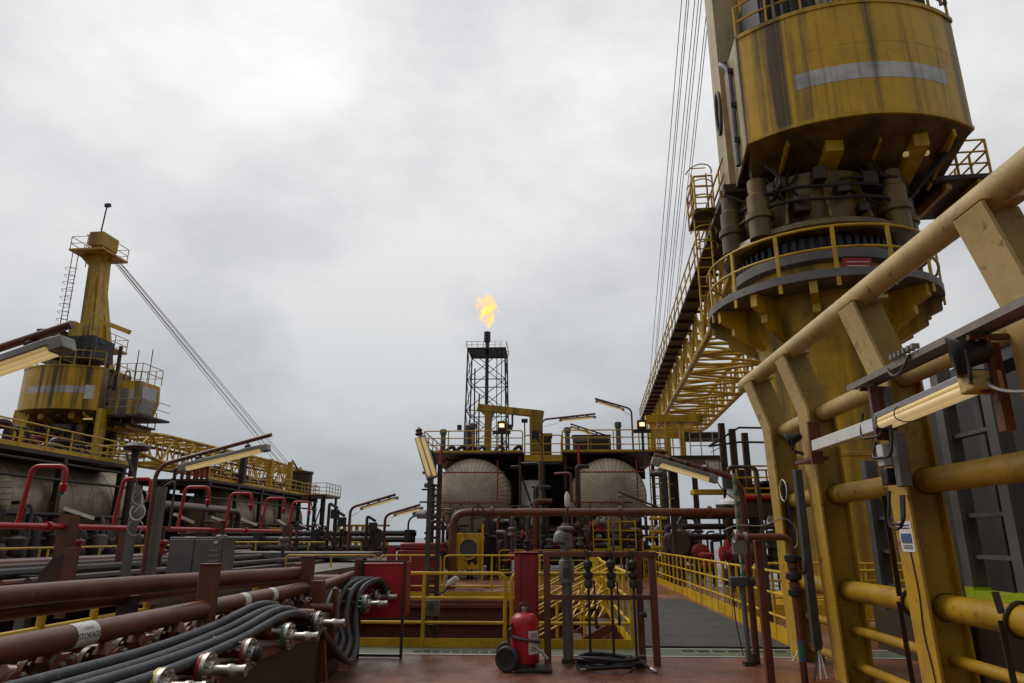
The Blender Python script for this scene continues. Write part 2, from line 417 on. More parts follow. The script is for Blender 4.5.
for z in (.43,.41,.39,.36,.34,.28,.26,.24):
    MB().add([(-.34+.180*math.cos(R(a)), 9.35+.180*math.sin(R(a)), zz) for a in range(-66,-24,10) for zz in (z,z+.008)],
         [(2*i,2*i+2,2*i+3,2*i+1) for i in range(4)]).build('label_line', INK, t)
MB().box(-.46,9.13,.0,.0,9.5,.045).build('base', DARK, t, bev=.01)
# brown valve rack
t = thing('valve_rack', 'brown steel rack carrying three slim valve risers above the coiled hose', 'rack', (.65,9.75,0))
for x, y in ((-.05,9.7),(1.36,9.72),(1.22,10.1)):
    MB().box(x-.045,y-.045,0,x+.045,y+.045,1.34).build('post', BROWN, t, bev=.006)
MB().box(-.1,9.66,1.342,1.42,9.76,1.41).build('top_beam', BROWN, t, bev=.006)
MB().box(-.003,9.69,.80,1.313,9.75,.86).build('mid_beam', BROWN, t, bev=.006)
MB().box(1.2,9.78,.8,1.27,10.05,.86).build('side_beam', BROWN, t)
for i, x in enumerate((.50,.80,1.09)):
    v = MB().tube([(x,9.62,.12),(x,9.62,1.42)], .018, 10).build('riser', DKBR, t)
    MB().lathe([(.03,.0),(.055,.02),(.055,.10),(.04,.12),(.065,.14),(.065,.19),(.03,.21),(.04,.25),(.06,.27),(.06,.33),(.03,.36)], (x,9.62,.95), n=14).build('valve_body', DARK, v)
    MB().tube([(x+.05*math.cos(R(a)),9.6,1.44+.05*math.sin(R(a))) for a in range(0,360,30)], .008, 6, closed=True).build('handwheel', DARK, v)
    MB().tube([(x,9.6,1.05),(x+.07,9.56,1.05),(x+.08,9.55,.62)], .012, 6, .04).tube([(x+.08,9.55,.62),(x+.08,9.55,.5)], .02, 8).build('drain', DKBR, v)
MB().lathe([(.0,0),(.05,0),(.055,.04),(.0,.09)], (1.19,9.58,.60), n=12).build('bulb', DARK, t)
MB().box(1.06,9.55,.0,1.2,9.68,.14).build('foot', DKBR, t)
MB().tube([(1.0,9.58,1.1),(1.02,9.58,1.33)], .014).build('gauge_tube', GALV, t)
# grey vent pipe with cap
t = thing('vent_pipe', 'grey standpipe with hooded top and clamp box between the red cabinet and the rack', 'vent pipe', (.22,9.9,0))
MB().tube([(.22,9.9,.0),(.22,9.9,1.5)], .07, 16).build('pipe', GREY, t)
MB().lathe([(.105,0),(.105,.28),(.09,.3)], (.22,9.9,1.0), n=18).build('clamp', GREY, t)
MB().tube([(.22,9.9,1.46),(.22,9.9,1.62),(.13,9.82,1.62),(.12,9.8,1.52)], .085, 14, .1).build('hood', GREY, t)
MB().lathe([(.12,0),(.12,.03),(.05,.05),(.05,.09)], (.22,9.9,1.7), n=16).build('cap', GREY, t)
MB().box(.17,9.77,1.08,.27,9.82,1.2).lathe([(.03,0),(.03,.03)], (.22,9.77,1.14), (0,-1,0), n=10).build('latch', GREYD, t)
MB().box(.13,9.81,0,.31,9.99,.05).build('foot', DKBR, t)
# slim lamp stick above it
t = thing('indicator_lamp', 'small white capped lamp on a thin rod above the grey standpipe', 'lamp', (.3,10.25,1.6))
MB().tube([(.26,10.3,0),(.26,10.3,2.2)], .013).build('rod', DARK, t)
MB().lathe([(.02,0),(.04,.03),(.04,.16),(.015,.22)], (.26,10.3,2.02), n=12).build('lamp_glass', WHITE, t)
# hose coil
mb = MB(); pts = []
random.seed(3)
for k in range(0, 360*6, 12):
    a = R(k); rr = .36 + .05*math.sin(k*.013) + .035*math.sin(k*.031); pts.append((.70+rr*1.05*math.cos(a), 9.42+rr*.62*math.sin(a), .03+.022*(k/360) + .012*math.sin(k*.05)))
pts += [(1.12,9.3,.1),(1.2,9.22,.05)]
mb.tube(pts, .02, 7)
c = mb.build('hose_coil', RUBB, org=(.7,9.42,0)); tag(c, 'black hose coiled on the red deck under the rack', 'hose')
MB().lathe([(.02,0),(.028,.01),(.028,.07),(.016,.1)], (1.2,9.22,.05), (.6,-.5,-.2), n=10).lathe([(.026,0),(.026,.08)], (.40,9.15,.04), (-.8,-.6,0), n=10).build('coupling', STEEL, c)

# red locker board on its frame
t = thing('locker_board', 'red steel locker on a dark leg frame at the end of the grey hoses', 'locker', (-2.4,10.2,0))
MB().box(-2.66,10.12,.52,-2.06,10.36,1.24).build('locker_body', RED, t, bev=.01)
MB().box(-2.056,10.1,.55,-2.03,10.40,1.26).build('side_flange', REDD, t)
for x in (-2.69,-2.085):
    MB().box(x,10.08,0,x+.035,10.118,1.28).build('leg', DKBR, t)
MB().box(-2.655,10.08,1.25,-2.085,10.118,1.28).build('cross_bar', DKBR, t); MB().box(-2.655,10.08,.02,-2.085,10.118,.05).build('cross_bar', DKBR, t)
MB().box(-2.76,10.0,0,-2.72,10.3,1.3).build('back_post', BROWN, t)

# lattice post with junction box and lamp on top
t = thing('lamp_post', 'dark lattice lamp post at the deck well topped by an upright yellow fluorescent lamp', 'lamp post', (-1.9,11.4,0))
for x in (-1.96,-1.80):
    MB().box(x-.035,11.33,0,x+.035,11.41,2.75).build('upright', GREYD if x < -1.9 else DKBR, t)
mb = MB()
for k in range(15): mb.box(-1.925,11.35,.25+k*.165,-1.835,11.39,.29+k*.165)
mb.build('rungs', DKBR, t)
for k, z in enumerate((1.9,2.15,2.35)):
    MB().tube([(-2.15+.03*k,11.36,z),(-1.85,11.36,z)], .015).build('bracket', DARK, t)
MB().tube([(-1.88,11.36,2.6),(-1.88,11.3,2.9),(-2.05,11.3,3.05)], .025, 8, .08).build('arm', DARK, t)
fx = MB().bar((-2.13,11.26,3.20),(-1.86,11.0,2.50), .19, .07, up=(0,-1,.3)).build('lamp_housing', GALV, t, bev=.01)
for s in (-.045,.045):
    MB().tube([(-2.12+s,11.19,3.17),(-1.86+s,10.94,2.54)], .03, 8).build('tube', LIT, fx)
MB().lathe([(.04,0),(.07,.03),(.05,.07),(.06,.1),(.0,.15)], (-2.15,11.27,3.22), (-.1,0,1), n=12).build('gland', DARK, t)
jb = MB().box(-1.99,11.22,.42,-1.73,11.32,.66).build('junction_box', GREY, t, bev=.012)
MB().lathe([(.05,0),(.05,.03)], (-1.86,11.22,.56), (0,-1,0), n=14).build('dial', GREYD, jb)
MB().tube([(-1.9,11.26,.42),(-1.92,11.2,.2),(-1.84,11.24,.02)], .015).build('cable', BLACK, t)
t = thing('spot_lamp', 'small white tubular spot lamp on a bracket right of the lattice lamp post', 'lamp', (-1.5,11.3,.8))
MB().lathe([(.05,0),(.05,.14),(.035,.17)], (-1.58,11.2,.9), (.75,-.3,.5), n=12).build('lamp_head', WHITE, t)
MB().tube([(-1.78,11.36,.72),(-1.66,11.28,.78),(-1.55,11.2,.92)], .014).build('bracket', GREYD, t)

# long brown overhead pipe with its elbow
t = thing('overhead_pipe', 'long brown pipe crossing at eye level with an elbow down at its left end', 'pipe', (-3.3,23.2,0))
MB().tube([(-3.2,23.2,0),(-3.2,23.2,2.38),(7.6,23.2,2.38)], .125, 16, .5, seg=8).build('pipe', BROWN, t)
for x in (-1.9, 2.3, 5.2):
    MB().lathe([(.19,-.05),(.19,.05)], (x,23.2,2.38), (1,0,0), n=18).build('flange', BROWN, t)
MB().box(3.95,23.1,0,4.1,23.3,2.25).build('support_post', DKBR, t)
MB().tube([(-2.35+.2*math.cos(R(a)),23.0,2.38+.2*math.sin(R(a))) for a in range(0,360,24)], .028, 6, closed=True).tube([(-2.35,23.0,2.18),(-2.35,23.0,2.58)], .02).build('handwheel', DARK, t)
MB().box(6.0,22.95,2.2,8.0,23.3,2.58).build('end_box', DKBR, t, bev=.01)

PALE = M('pale_yellow_band', (.34,.31,.16), .5, dirt=.6, rust=.3)
# striped lamp pole and its inclined lamp
t = thing('striped_pole', 'slim pole with green and white bands and a grey switch box, at the grating walkway', 'pole', (2.55,9.8,0))
MB().tube([(2.55,9.8,0),(2.55,9.8,1.05)], .035, 10).build('lower_tube', GREY, t)
MB().tube([(2.57,9.8,1.05),(2.57,9.8,2.45)], .03, 10).build('upper_tube', PALE, t)
g0 = None
for k in range(9):
    z = 1.1+k*.15
    vs = MB().lathe([(.0325,0),(.0325,.075)], (2.57,9.8,z), (0.1,0,1), n=12, cap=False)
    if g0 is None: g0 = vs.build('band', GREEN, t)
    else: copy_part(g0, (0,0,k*.15))
MB().box(2.38,9.70,.97,2.62,9.84,1.09).build('switch_box', GREYD, t, bev=.012)
MB().box(2.45,9.69,1.38,2.63,9.78,1.58).build('notice_plate', GALV, t)
MB().lathe([(.06,0),(.06,.04),(.04,.06)], (2.65,9.75,1.03), (1,-.2,0), n=12).build('knob', DARK, t)
MB().tube([(2.4,9.74,.95),(2.42,9.76,.5),(2.48,9.78,.12)], .008, 6).build('cable', BLACK, t)
MB().box(2.48,9.74,0,2.62,9.87,.05).lathe([(.06,0),(.04,.1)], (2.6,9.78,.05), n=10).build('foot', DKBR, t)

def fluo(label, base, knee, tip, f0, f1, name='fluorescent_lamp', group='fluorescent lamps on inclined arms', r=.045, lit=None, w=.16):
    t = thing(name, label, 'lamp', base, group)
    MB().tube([base, knee, tip], r, 10, .25, seg=6).build('pole', BROWN, t)
    f0, f1 = V(f0), V(f1); d = (f1-f0).normalized(); a = d.cross(V((0,0,1))).normalized(); u = a.cross(d)
    h = MB().bar(f0 + u*.035, f1 + u*.035, w, .06).build('lamp_housing', GALV, t, bev=.008)
    MB().bar(f0 + d*.07 - u*.012, f1 - d*.07 - u*.012, w*.9, .034).build('diffuser', lit or LIT, h, bev=.012)
    for s in (-1, 1):
        MB().tube([f0 + d*.06 + a*(s*w*.22) - u*.04, f1 - d*.06 + a*(s*w*.22) - u*.04], .019, 8).build('tube', lit or TUBE, h)
    for q in (f0, f1):
        MB().bar(q - d*.05, q + d*.07, w*1.04, .11).build('end_cap', GALV, h, bev=.01)
    k, e = V(knee), V(tip); dd = (e-k)
    for tt in (.2,.5,.8):
        q = f0 + (f1-f0)*tt; s_ = (q-k).dot(dd)/dd.length_squared; o = k + dd*max(0,min(1,s_))
        MB().tube([q + u*.04, o], .014, 6).lathe([(.04,0),(.05,.02),(.05,.05),(.03,.07)], q + u*.06, u, n=10).build('hanger', DKBR, t)
    MB().tube([f0 + u*.05, f0 - d*.1 - V((0,0,.12)), k - V((0,0,.35))], .008, 6, .1).build('cable', BLACK, t)
    return t
fluo('fluorescent lamp on a brown arm rising to the left from the striped pole', (2.68,9.9,0), (2.68,9.9,2.38), (1.5,9.9,2.72), (2.3,9.86,2.38), (1.52,9.86,2.62), w=.1)
fluo('large warm fluorescent lamp on an arm at the far left edge of the photo', (-5.2,5,0), (-5.2,5,2.75), (-3.78,5,3.23), (-4.9,5,2.67), (-3.84,5,3.05), r=.033, w=.17)
fluo('long fluorescent lamp on a curved brown arm above the grey electrical cabinet', (-6.4,11,.8), (-6.42,11,2.72), (-4.55,11,3.22), (-5.95,10.95,2.68), (-4.62,10.95,2.99), w=.16, r=.034)

# brown valve standpipes at the right
t = thing('standpipe', 'dark brown square post with a valve branch at top, right foreground', 'standpipe', (2.48,8.7,0))
MB().box(2.445,8.66,0,2.535,8.75,1.56).build('post', BROWN, t, bev=.008)
MB().tube([(2.2,8.6,1.6),(2.84,8.6,1.6),(2.84,8.6,0)], .04, 12, .1).build('pipe', BROWN, t)
for z, r in ((1.36,.085),(1.28,.06),(1.16,.09),(1.06,.06),(.98,.08)):
    MB().lathe([(r*.6,-.05),(r,-.03),(r,.03),(r*.6,.05)], (2.84,8.6,z), n=14).build('valve', DARK if r > .07 else BROWN, t)
MB().tube([(2.84+.09,8.52+.09*math.cos(R(a)),1.28+.09*math.sin(R(a))) for a in range(0,360,30)], .012, 6, closed=True).build('handwheel', DARK, t)
MB().lathe([(.042,0),(.042,.12)], (2.84,8.6,.30), n=14).build('green_band', GREEN, t)
MB().lathe([(.042,0),(.042,.05)], (2.84,8.6,.42), n=14).lathe([(.042,0),(.042,.05)], (2.84,8.6,.25), n=14).build('blue_band', BLUE, t)
MB().tube([(2.2+.06*0,8.6+.07*math.cos(R(a)),1.6+.07*math.sin(R(a))) for a in range(0,360,30)], .012, 6, closed=True).build('tap_wheel', GALV, t); MB().lathe([(.06,0),(.06,.04)], (2.3,8.6,1.6), (1,0,0), n=12).build('tap', GALV, t)
mb = MB().tube([(2.1,8.9,1.66),(2.3,8.85,1.75),(2.6,8.8,1.72),(2.85,8.75,1.84),(2.98,8.72,1.72),(2.96,8.7,1.5),(2.88,8.7,1.45)], .008, 6, .12)
tag(mb.build('loose_cable', GALV, org=(2.6,8.8,1.7)), 'pale loose cable looping over the brown standpipe', 'cable')
mb = MB().tube([(3.12,9.5,2.05+0)] + [(3.12+.0*k, 9.5+.14*math.sin(R(a)), 2.2-.14*math.cos(R(a))) for k, a in enumerate(range(0,331,30))], .007, 6)
tag(mb.build('cable_loop', WHITE, org=(3.12,9.5,2.1)), 'white cable loop hanging on the first frame post', 'cable')
# white enamel lamp shade
t = thing('pendant_lamp', 'white enamel lamp shade under a bracket beside the striped pole', 'lamp', (3.6,15,2.3))
MB().lathe([(.29,0),(.26,.06),(.1,.13),(.07,.2),(.07,.34)], (3.72,14.6,2.24), n=24).build('shade', WHITE, t)
MB().lathe([(.13,0),(.13,.22),(.07,.28)], (3.72,14.6,2.56), n=14).build('lamp_holder', DARK, t)
MB().tube([(3.72,14.6,2.8),(3.72,14.6,3.0),(4.3,14.6,3.0),(4.3,14.6,0)], .04, 8, .15).build('bracket_pole', DKBR, t)

# ================================================================== protection frame on the right
t = thing('protection_frame', 'massive faded yellow barrier of bent plate posts and thick pipes along the right', 'barrier frame', (3.5,6,0))
def frame_post(y, w=.34):
    fl = [(3.3,y-w/2,0),(3.22,y-w/2,3.13),(3.0,y-w/2,3.83),(3.03,y-w/2,3.84),(3.248,y-w/2,3.14),(3.328,y-w/2,0)]
    p = MB().prism(fl, (0,w,0)).build('post', TAN, t, bev=.004)
    web = [(3.33,0),(3.25,3.14),(3.034,3.84),(3.36,3.86),(3.56,3.2),(3.63,0)]
    MB().prism([(x, y-.014, z) for x, z in web], (0,.028,0)).build('web', TANY, p)
    MB().prism([(3.0,y-w/2,3.845),(3.2,y-w/2,3.90),(3.36,y-w/2,3.90),(3.36,y-w/2,3.87),(3.03,y-w/2,3.842)], (0,w,0)).build('top_flange', TAN, p)
    MB().prism([(3.632,y-.1,0),(3.562,y-.1,3.2),(3.585,y-.1,3.2),(3.657,y-.1,0)], (0,.2,0)).build('rear_flange', TANY, p)
FY = (10.28, 8.77, 6.70, 4.60, 2.5)
for y in FY: frame_post(y)
MB().tube([(3.15,10.9,3.93),(3.15,1.2,3.93)], .112, 24).lathe([(.112,0),(.1,.05),(.06,.09),(0,.105)], (3.15,10.9,3.93), (0,1,0), n=24).build('top_pipe', TAN, t)
for x, z, r, m_ in ((3.46,3.1,.10,TAN),(3.5,2.1,.112,TANY),(3.5,1.0,.112,TANY),(3.5,.57,.052,TANY),(3.5,.18,.052,TANY)):
    for a, b in zip(FY[:-1], FY[1:]):
        MB().tube([(x,a-.016,z),(x,b+.016,z)], r, 20).build('rail_pipe', m_, t)
    for a in FY[:4]:
        MB().lathe([(r*1.10,-.05),(r*1.0,-.022)], (x,a,z), (0,1,0), n=20, cap=False).build('weld_collar', m_, t) if r > .08 else None
def face_x(z): return 3.3 - .08*z/3.13
lb = MB().prism([(face_x(1.47)-.004,6.56,1.47),(face_x(1.47)-.004,6.80,1.47),(face_x(1.74)-.004,6.80,1.74),(face_x(1.74)-.004,6.56,1.74)], (.003,0,0)).build('label', PAPER, t)
MB().box(face_x(1.6)-.010,6.59,1.55,face_x(1.6)-.006,6.77,1.63).build('label_print', BLUE, lb)
for z in (1.70,1.675,1.52,1.50): MB().box(face_x(z)-.009,6.60,z,face_x(z)-.006,6.76,z+.008).build('text_line', INK, lb)
MB().tube([(face_x(1.47)-.008,6.65,1.47),(face_x(1.1)-.008,6.62,1.1),(face_x(.8)-.008,6.68,.8),(3.28,6.6,.4),(3.285,6.66,.02)], .006, 5, .2).build('thin_cable', BLACK, t)

t = thing('cable_tray', 'long grey brown cable tray running under the bent heads of the barrier', 'cable tray', (3.0,6,3))
MB().box(2.95,2.0,2.99,3.1,6.75,3.0).box(2.935,2.0,2.975,2.949,6.75,3.03).box(3.101,2.0,2.975,3.115,6.75,3.03).build('tray', GREYT, t)
for k, y in enumerate((6.5,4.75,3.0)):
    MB().box(2.95,y,2.93,3.22,y+.035,2.968).build('bracket', BROWN, t); MB().box(3.06,y,2.5,3.09,y+.035,2.928).build('hanger', BROWN, t)
for k in range(3):
    MB().tube([(2.97+.045*k,2.0,3.02),(2.97+.04*k,4,3.025),(2.97+.045*k,6.7,3.02)], .012, 6).build('cable', BLACK if k % 2 else GREYD, t)
MB().tube([(2.925,5.9,3.0),(2.91,5.8,2.9),(2.91,5.65,2.9),(2.925,5.5,3.02)], .011, 6, .1).build('cable_slack', GREYD, t)
cc = None
for k in range(6):
    if cc is None: cc = MB().box(2.90,5.4,3.045,2.96,5.43,3.085).build('cable_clip', GALV, t)
    else: copy_part(cc, (0,.07*k,0))

# white trunking and lamp on the frame
t = thing('cable_trunking', 'white rectangular cable trunking bar bolted across the barrier posts', 'trunking', (3.05,7.2,2.6))
MB().box(3.0,6.45,2.54,3.1,8.0,2.66).build('trunk', WHITE, t, bev=.006)
MB().box(2.99,8.01,2.40,3.12,8.05,2.88).build('end_bracket', BROWN, t); MB().box(2.99,6.40,2.45,3.12,6.445,2.95).build('end_bracket', BROWN, t)
MB().box(3.0,8.055,2.45,3.2,8.6,2.49).build('arm', BROWN, t)
t = thing('fluorescent_lamp', 'big pale yellow double tube fluorescent lamp clamped to the barrier on the right', 'lamp', (3.05,5.6,2.6))
h = MB().bar((3.06,6.35,2.655),(3.06,4.82,2.705), .19, .06).build('lamp_housing', GALV, t, bev=.01)
MB().bar((3.05,6.30,2.61),(3.05,4.96,2.66), .18, .05).build('diffuser', LIT, h, bev=.02)
for s in (-.05,.05): MB().tube([(3.05+s,6.31,2.58),(3.05+s,4.97,2.625)], .036, 12).build('tube', TUBE, h)
MB().bar((3.055,4.98,2.645),(3.055,4.80,2.655), .21, .14).build('end_cap', TAN, h, bev=.015); MB().bar((3.055,6.36,2.60),(3.055,6.30,2.60), .2, .12).build('end_cap', GREY, h, bev=.01)
MB().tube([(3.05,5.9,2.69),(2.94,5.9,2.66),(2.92,5.9,2.57),(3.0,5.9,2.53),(3.14,5.9,2.55)], .005, 6, .05).build('strap', BLACK, t)
MB().tube([(3.06,4.80,2.66),(2.97,4.7,2.6),(2.95,4.5,2.5),(3.05,4.2,2.45)], .012, 6, .15).build('cable', GALV, t)
MB().box(3.1,6.33,2.1,3.15,6.42,2.93).build('mount_post', GREY, t); MB().box(3.12,4.82,2.3,3.19,4.9,2.92).build('mount_post', BROWN, t)
t = thing('ballast_box', 'grey junction boxes with drooping black cables below the barrier lamp', 'junction box', (3.2,6.5,2.2))
MB().box(3.06,6.22,2.02,3.16,6.32,2.5).build('long_box', GREY, t, bev=.01)
MB().box(3.03,6.42,2.22,3.15,6.54,2.42).build('small_box', WHITE, t, bev=.012); MB().box(3.03,6.40,2.05,3.14,6.52,2.2).build('dark_box', BLACK, t, bev=.01)
for k, (a, b, dz) in enumerate((((3.1,6.7,2.0),(3.1,6.46,1.95),1.72),((3.08,6.66,2.0),(3.1,6.5,1.95),1.68),((3.06,6.74,2.45),(3.08,6.45,2.6),2.3),((3.05,6.9,2.75),(3.06,6.55,2.6),2.5))):
    a = (a[0]-.02,a[1]-.2,a[2]); b = (b[0]-.02,b[1]-.2,b[2])
    MB().tube([a, (a[0]-.04,a[1]+.03,dz), (b[0]-.04,b[1]-.02,dz-.02), b], .014, 8, .1).build('cable', BLACK, t)
t = thing('conduit', 'dark vertical cable conduit strapped to the second barrier post with loose ends at its foot', 'conduit', (3.2,8.6,0))
MB().box(3.10,8.92,.32,3.19,9.03,2.42).build('channel', GREYD, t, bev=.006)
for k in range(3):
    MB().tube([(3.13+.02*k,8.97,.34),(3.1+.03*k,8.9,.2),(2.98+.09*k,8.7+.05*k,.03)], .012, 6, .08).build('cable_end', WHITE if k else BLACK, t)
t = thing('conduit', 'thin dark cable conduit on the first barrier post beside the brown standpipe', 'conduit', (3.2,10.1,0))
MB().box(3.36,10.15,.3,3.42,10.22,2.35).build('channel', GREYD, t)
for k in range(2): MB().tube([(3.39,10.18,.32),(3.3+.06*k,10.05,.18),(3.15+.1*k,9.95,.03)], .012, 6, .08).build('cable_end', WHITE, t)

def floodlamp(label, p, d, sc=1.):
    t = thing('floodlight', label, 'floodlight', p); p = V(p); d = V(d).normalized()
    MB().lathe([(.05*sc,-.2*sc),(.09*sc,-.16*sc),(.11*sc,-.02*sc),(.17*sc,.06*sc),(.175*sc,.1*sc),(.15*sc,.09*sc)], p, d, n=22).build('lamp_body', BLACK, t)
    MB().lathe([(.0,.085*sc),(.15*sc,.088*sc)], p, d, n=22, cap=False).build('lens', OFF, t)
    a = d.cross(V((0,0,1))).normalized()
    MB().tube([p+a*.19*sc, p+a*.19*sc-V((0,0,.24*sc)), p-a*.19*sc-V((0,0,.24*sc)), p-a*.19*sc], .015*sc, 8, .04).build('bracket', BLACK, t)
    MB().bar(p-V((0,0,.245*sc)), p-V((-.12,0,.30*sc)), .06*sc).build('mount', BROWN, t)
floodlamp('large black round floodlight above the barrier lamp at the right edge', (2.96,4.85,2.84), (-.75,.4,-.1), .85)
floodlamp('small black floodlight on the first gap of the barrier under its pipe', (3.05,8.75,2.78), (-.7,.3,-.35), .62)

# straps tied round the rails
for i, (y, x, z1, lab) in enumerate(((5.65,3.48,1.2,'dark webbing strap knotted round the thick barrier pipe at the right edge'),(7.2,3.48,2.0,'dark strap hanging down behind the middle of the barrier'))):
    t = thing('strap', lab, 'strap', (x,y,z1), 'straps tied to the barrier')
    MB().tube([(3.5+.13*math.cos(R(a)), y+.02*math.sin(R(a*2)), 1.0+.13*math.sin(R(a))) for a in range(0,360,24)], .016, 6, closed=True).build('knot', DKBR, t)
    MB().bar((3.355,y+.02,1.0),(3.34,y-.06,.02), .045, .012).build('tail', DKBR, t)
    MB().bar((3.36,y,1.05),(3.37,y+.05,z1), .05, .012).build('upper_web', DKBR, t)

# steel ladders / gangway stored behind the frame
def ladder(label, x, y0, y1, z0, z1, mat, feet):
    t = thing('stored_ladder', label, 'ladder', (x,(y0+y1)/2,0), 'grey steel frames stored behind the barrier')
    for y in (y0, y1):
        MB().box(x-.06,y-.05,z0,x+.06,y+.05,z1).build('stringer', mat, t, bev=.005)
        MB().box(x-.11,y-.075,z0,x-.061,y+.075,z1).build('flange', mat, t)
        if feet: MB().box(x-.115,y-.08,z0-.12,x+.065,y+.08,z0-.002).build('foot', LIME, t)
    n = int((z1-z0)/.42)
    rg = None
    for k in range(n):
        z = z0+.3+k*.42
        if rg is None: rg = MB().box(x-.04,y0+.052,z-.02,x+.06,y1-.052,z+.02).build('rung', mat, t); zz0 = z
        else: copy_part(rg, (0,0,z-zz0))
    if feet: MB().box(x-.112,y0+.082,z0-.115,x+.062,y1-.082,z0-.03).build('foot_bar', LIME, t)
    return t
ladder('tall grey steel ladder frame with lime painted feet behind the barrier', 4.5, 7.0, 7.85, 1.1, 3.5, GREY, True)
ladder('grey steel ladder frame nearest the right edge of the photo', 4.55, 5.3, 6.1, 1.1, 3.5, GREY, True)
ladder('lower dark grey frame behind the second and third barrier posts', 4.4, 8.9, 9.7, .7, 2.6, GREY, False)
t = thing('storage_rack', 'lime and grey topped steel rack behind the upper barrier', 'rack', (4.9,7,0))
MB().box(4.7,5.6,3.35,5.1,8.3,3.48).build('top_beam', GREYD, t)
for y0, y1 in ((6.9,7.2),(7.25,7.65),(7.7,8.0)): MB().box(4.66,y0,3.5,5.1,y1,3.64).build('lime_block', LIME, t, bev=.01)
for y in (5.7,8.2): MB().box(5.02,y-.06,0,5.12,y+.06,3.34).build('post', GREYD, t)
mb = MB(); mb.box(4.9,2.0,0,5.0,11.4,.7)
for k in range(8): mb.box(4.84,2.2+k*1.1,0,4.898,2.3+k*1.1,.68)
tag(mb.build('coaming_wall', DKBR, org=(5.3,6,0)), 'low dark brown coaming wall on the deck behind the barrier', 'wall')
t = thing('equipment_skid', 'dark equipment skid in shadow behind the barrier and the grey ladders', 'equipment skid', (7,7,0))
MB().box(5.45,3.3,.02,8.6,11.4,.4).build('base', DKBR, t)
MB().box(5.6,3.4,.402,8.3,6.3,3.6).box(5.5,6.5,.402,7.2,11.3,3.55).build('housing', DARK, t, bev=.02)
for y in (4.8,5.4,6.0,7.0,7.8,8.6): MB().tube([(5.36,y,.02),(5.36,y,2.0+.2*(y%1)),(5.6,y,2.6)], .06, 10, .2).build('pipe', DKBR, t)
# ================================================================== left foreground: hose manifold and pipe rack
def text_mesh(txt, size, M4, mat, parent, name='lettering'):
    cu = bpy.data.curves.new(name, 'FONT'); cu.body = txt; cu.size = size; cu.align_x = 'CENTER'; cu.align_y = 'CENTER'; cu.extrude = .0004
    o = bpy.data.objects.new(name, cu)
    COL.objects.link(o)
    bpy.context.view_layer.update()
    dg = bpy.context.evaluated_depsgraph_get()
    me = bpy.data.meshes.new_from_object(o.evaluated_get(dg))
    bpy.data.objects.remove(o)
    me.transform(M4); me.materials.clear(); me.materials.append(mat)
    o = bpy.data.objects.new(name, me); COL.objects.link(o)
    if parent: o.parent = parent; me.transform(Matrix.Translation(-ORG[parent])); ORG[o] = ORG[parent]
    return o

t = thing('pipe_rack', 'brown pipe on square posts with white pipe labels, left foreground', 'pipe rack', (-3,6,0))
for y in (3.1, 6.2, 8.75):
    MB().box(-3.07,y-.065,0,-2.93,y+.065,1.36).build('post', BROWN, t, bev=.008)
    MB().box(-3.08,y-.075,1.362,-2.92,y+.075,1.375).build('cap', BROWN, t)
for a, b in ((1.0,3.03),(3.17,6.13),(6.27,8.68)):
    MB().tube([(-3,a,1.0),(-3,b,1.0)], .075, 18).build('pipe', BROWN, t)
def pipe_label(y, L):
    mb = MB()
    k = 9
    for i in range(k):
        a = R(-60 + 150*i/(k-1)); mb.v += [(-3+.077*math.cos(a), y, 1.0+.077*math.sin(a)), (-3+.077*math.cos(a), y+L, 1.0+.077*math.sin(a))]
    mb.f += [(2*i,2*i+1,2*i+3,2*i+2) for i in range(k-1)]
    return mb.build('label', PAPER, t)
lb = pipe_label(4.42,.22)
mrot = Matrix(((0,0,1),(1,0,0),(0,1,0))).to_4x4()       # text x -> +y, text y -> +z, faces +x
text_mesh('STORAGE', .05, Matrix.Translation((-2.9225,4.53,1.0)) @ mrot, INK, lb)
text_mesh('CARGO', .03, Matrix.Translation((-2.938,4.53,1.045)) @ Matrix.Rotation(R(-42),4,'Y') @ mrot, INK, lb)
pipe_label(6.85,.13); pipe_label(7.55,.12)

t = thing('bent_pipe', 'thick brown pipe bending in from the left edge above the labelled pipe', 'pipe', (-3.8,8,0))
MB().tube([(-4.35,3.0,1.16),(-4.05,6.3,1.16),(-3.5,7.9,1.16),(-3.1,8.8,1.16)], .085, 18, .7, seg=8).build('pipe', BROWN, t)
MB().tube([(-4.42,3.2,1.04),(-4.17,6.6,1.04),(-4.1,8.6,1.02)], .07, 14, .5, seg=6).build('lower_pipe', BROWN, t)
for x, y in ((-4.4,4.0),(-4.12,6.9)): MB().box(x-.07,y-.07,0,x+.07,y+.07,1.05).build('stanchion', DKBR, t)
t = thing('long_pipe', 'brown pipe running away behind the bent pipe toward the red locker', 'pipe', (-4.6,9,0))
MB().tube([(-5.2,7.5,.98),(-4.5,9.2,1.02),(-4.0,9.75,1.02),(-2.8,9.75,1.02)], .085, 16, .5, seg=6).build('pipe', BROWN, t)
for x, y in ((-4.6,9.05),(-3.45,9.75)): MB().box(x-.06,y-.06,0,x+.06,y+.06,1.25 if x > -4 else .93).build('stanchion', BROWN, t, bev=.006)
t = thing('short_pipe_frame', 'short brown pipe with worn paint on a stub post behind the hoses', 'pipe', (-2.8,9,0))
MB().tube([(-2.78,8.55,1.02),(-2.78,9.95,1.08)], .06, 14).build('pipe', BROWN, t)
MB().box(-2.85,8.5,0,-2.72,8.62,1.1).box(-2.66,8.7,.2,-2.6,8.78,1.0).build('post', BROWN, t, bev=.006)
tag(MB().tube([(-4.4,10.6,.0),(-4.4,10.6,.98),(-3.1,10.6,1.0)], .045, 10, .15).build('yellow_pipe', YEL, org=(-4.4,10.6,0)), 'short bent yellow pipe behind the brown rack posts', 'pipe')
mb = MB().box(-7.0,3.0,.72,-3.6,8.6,.78)
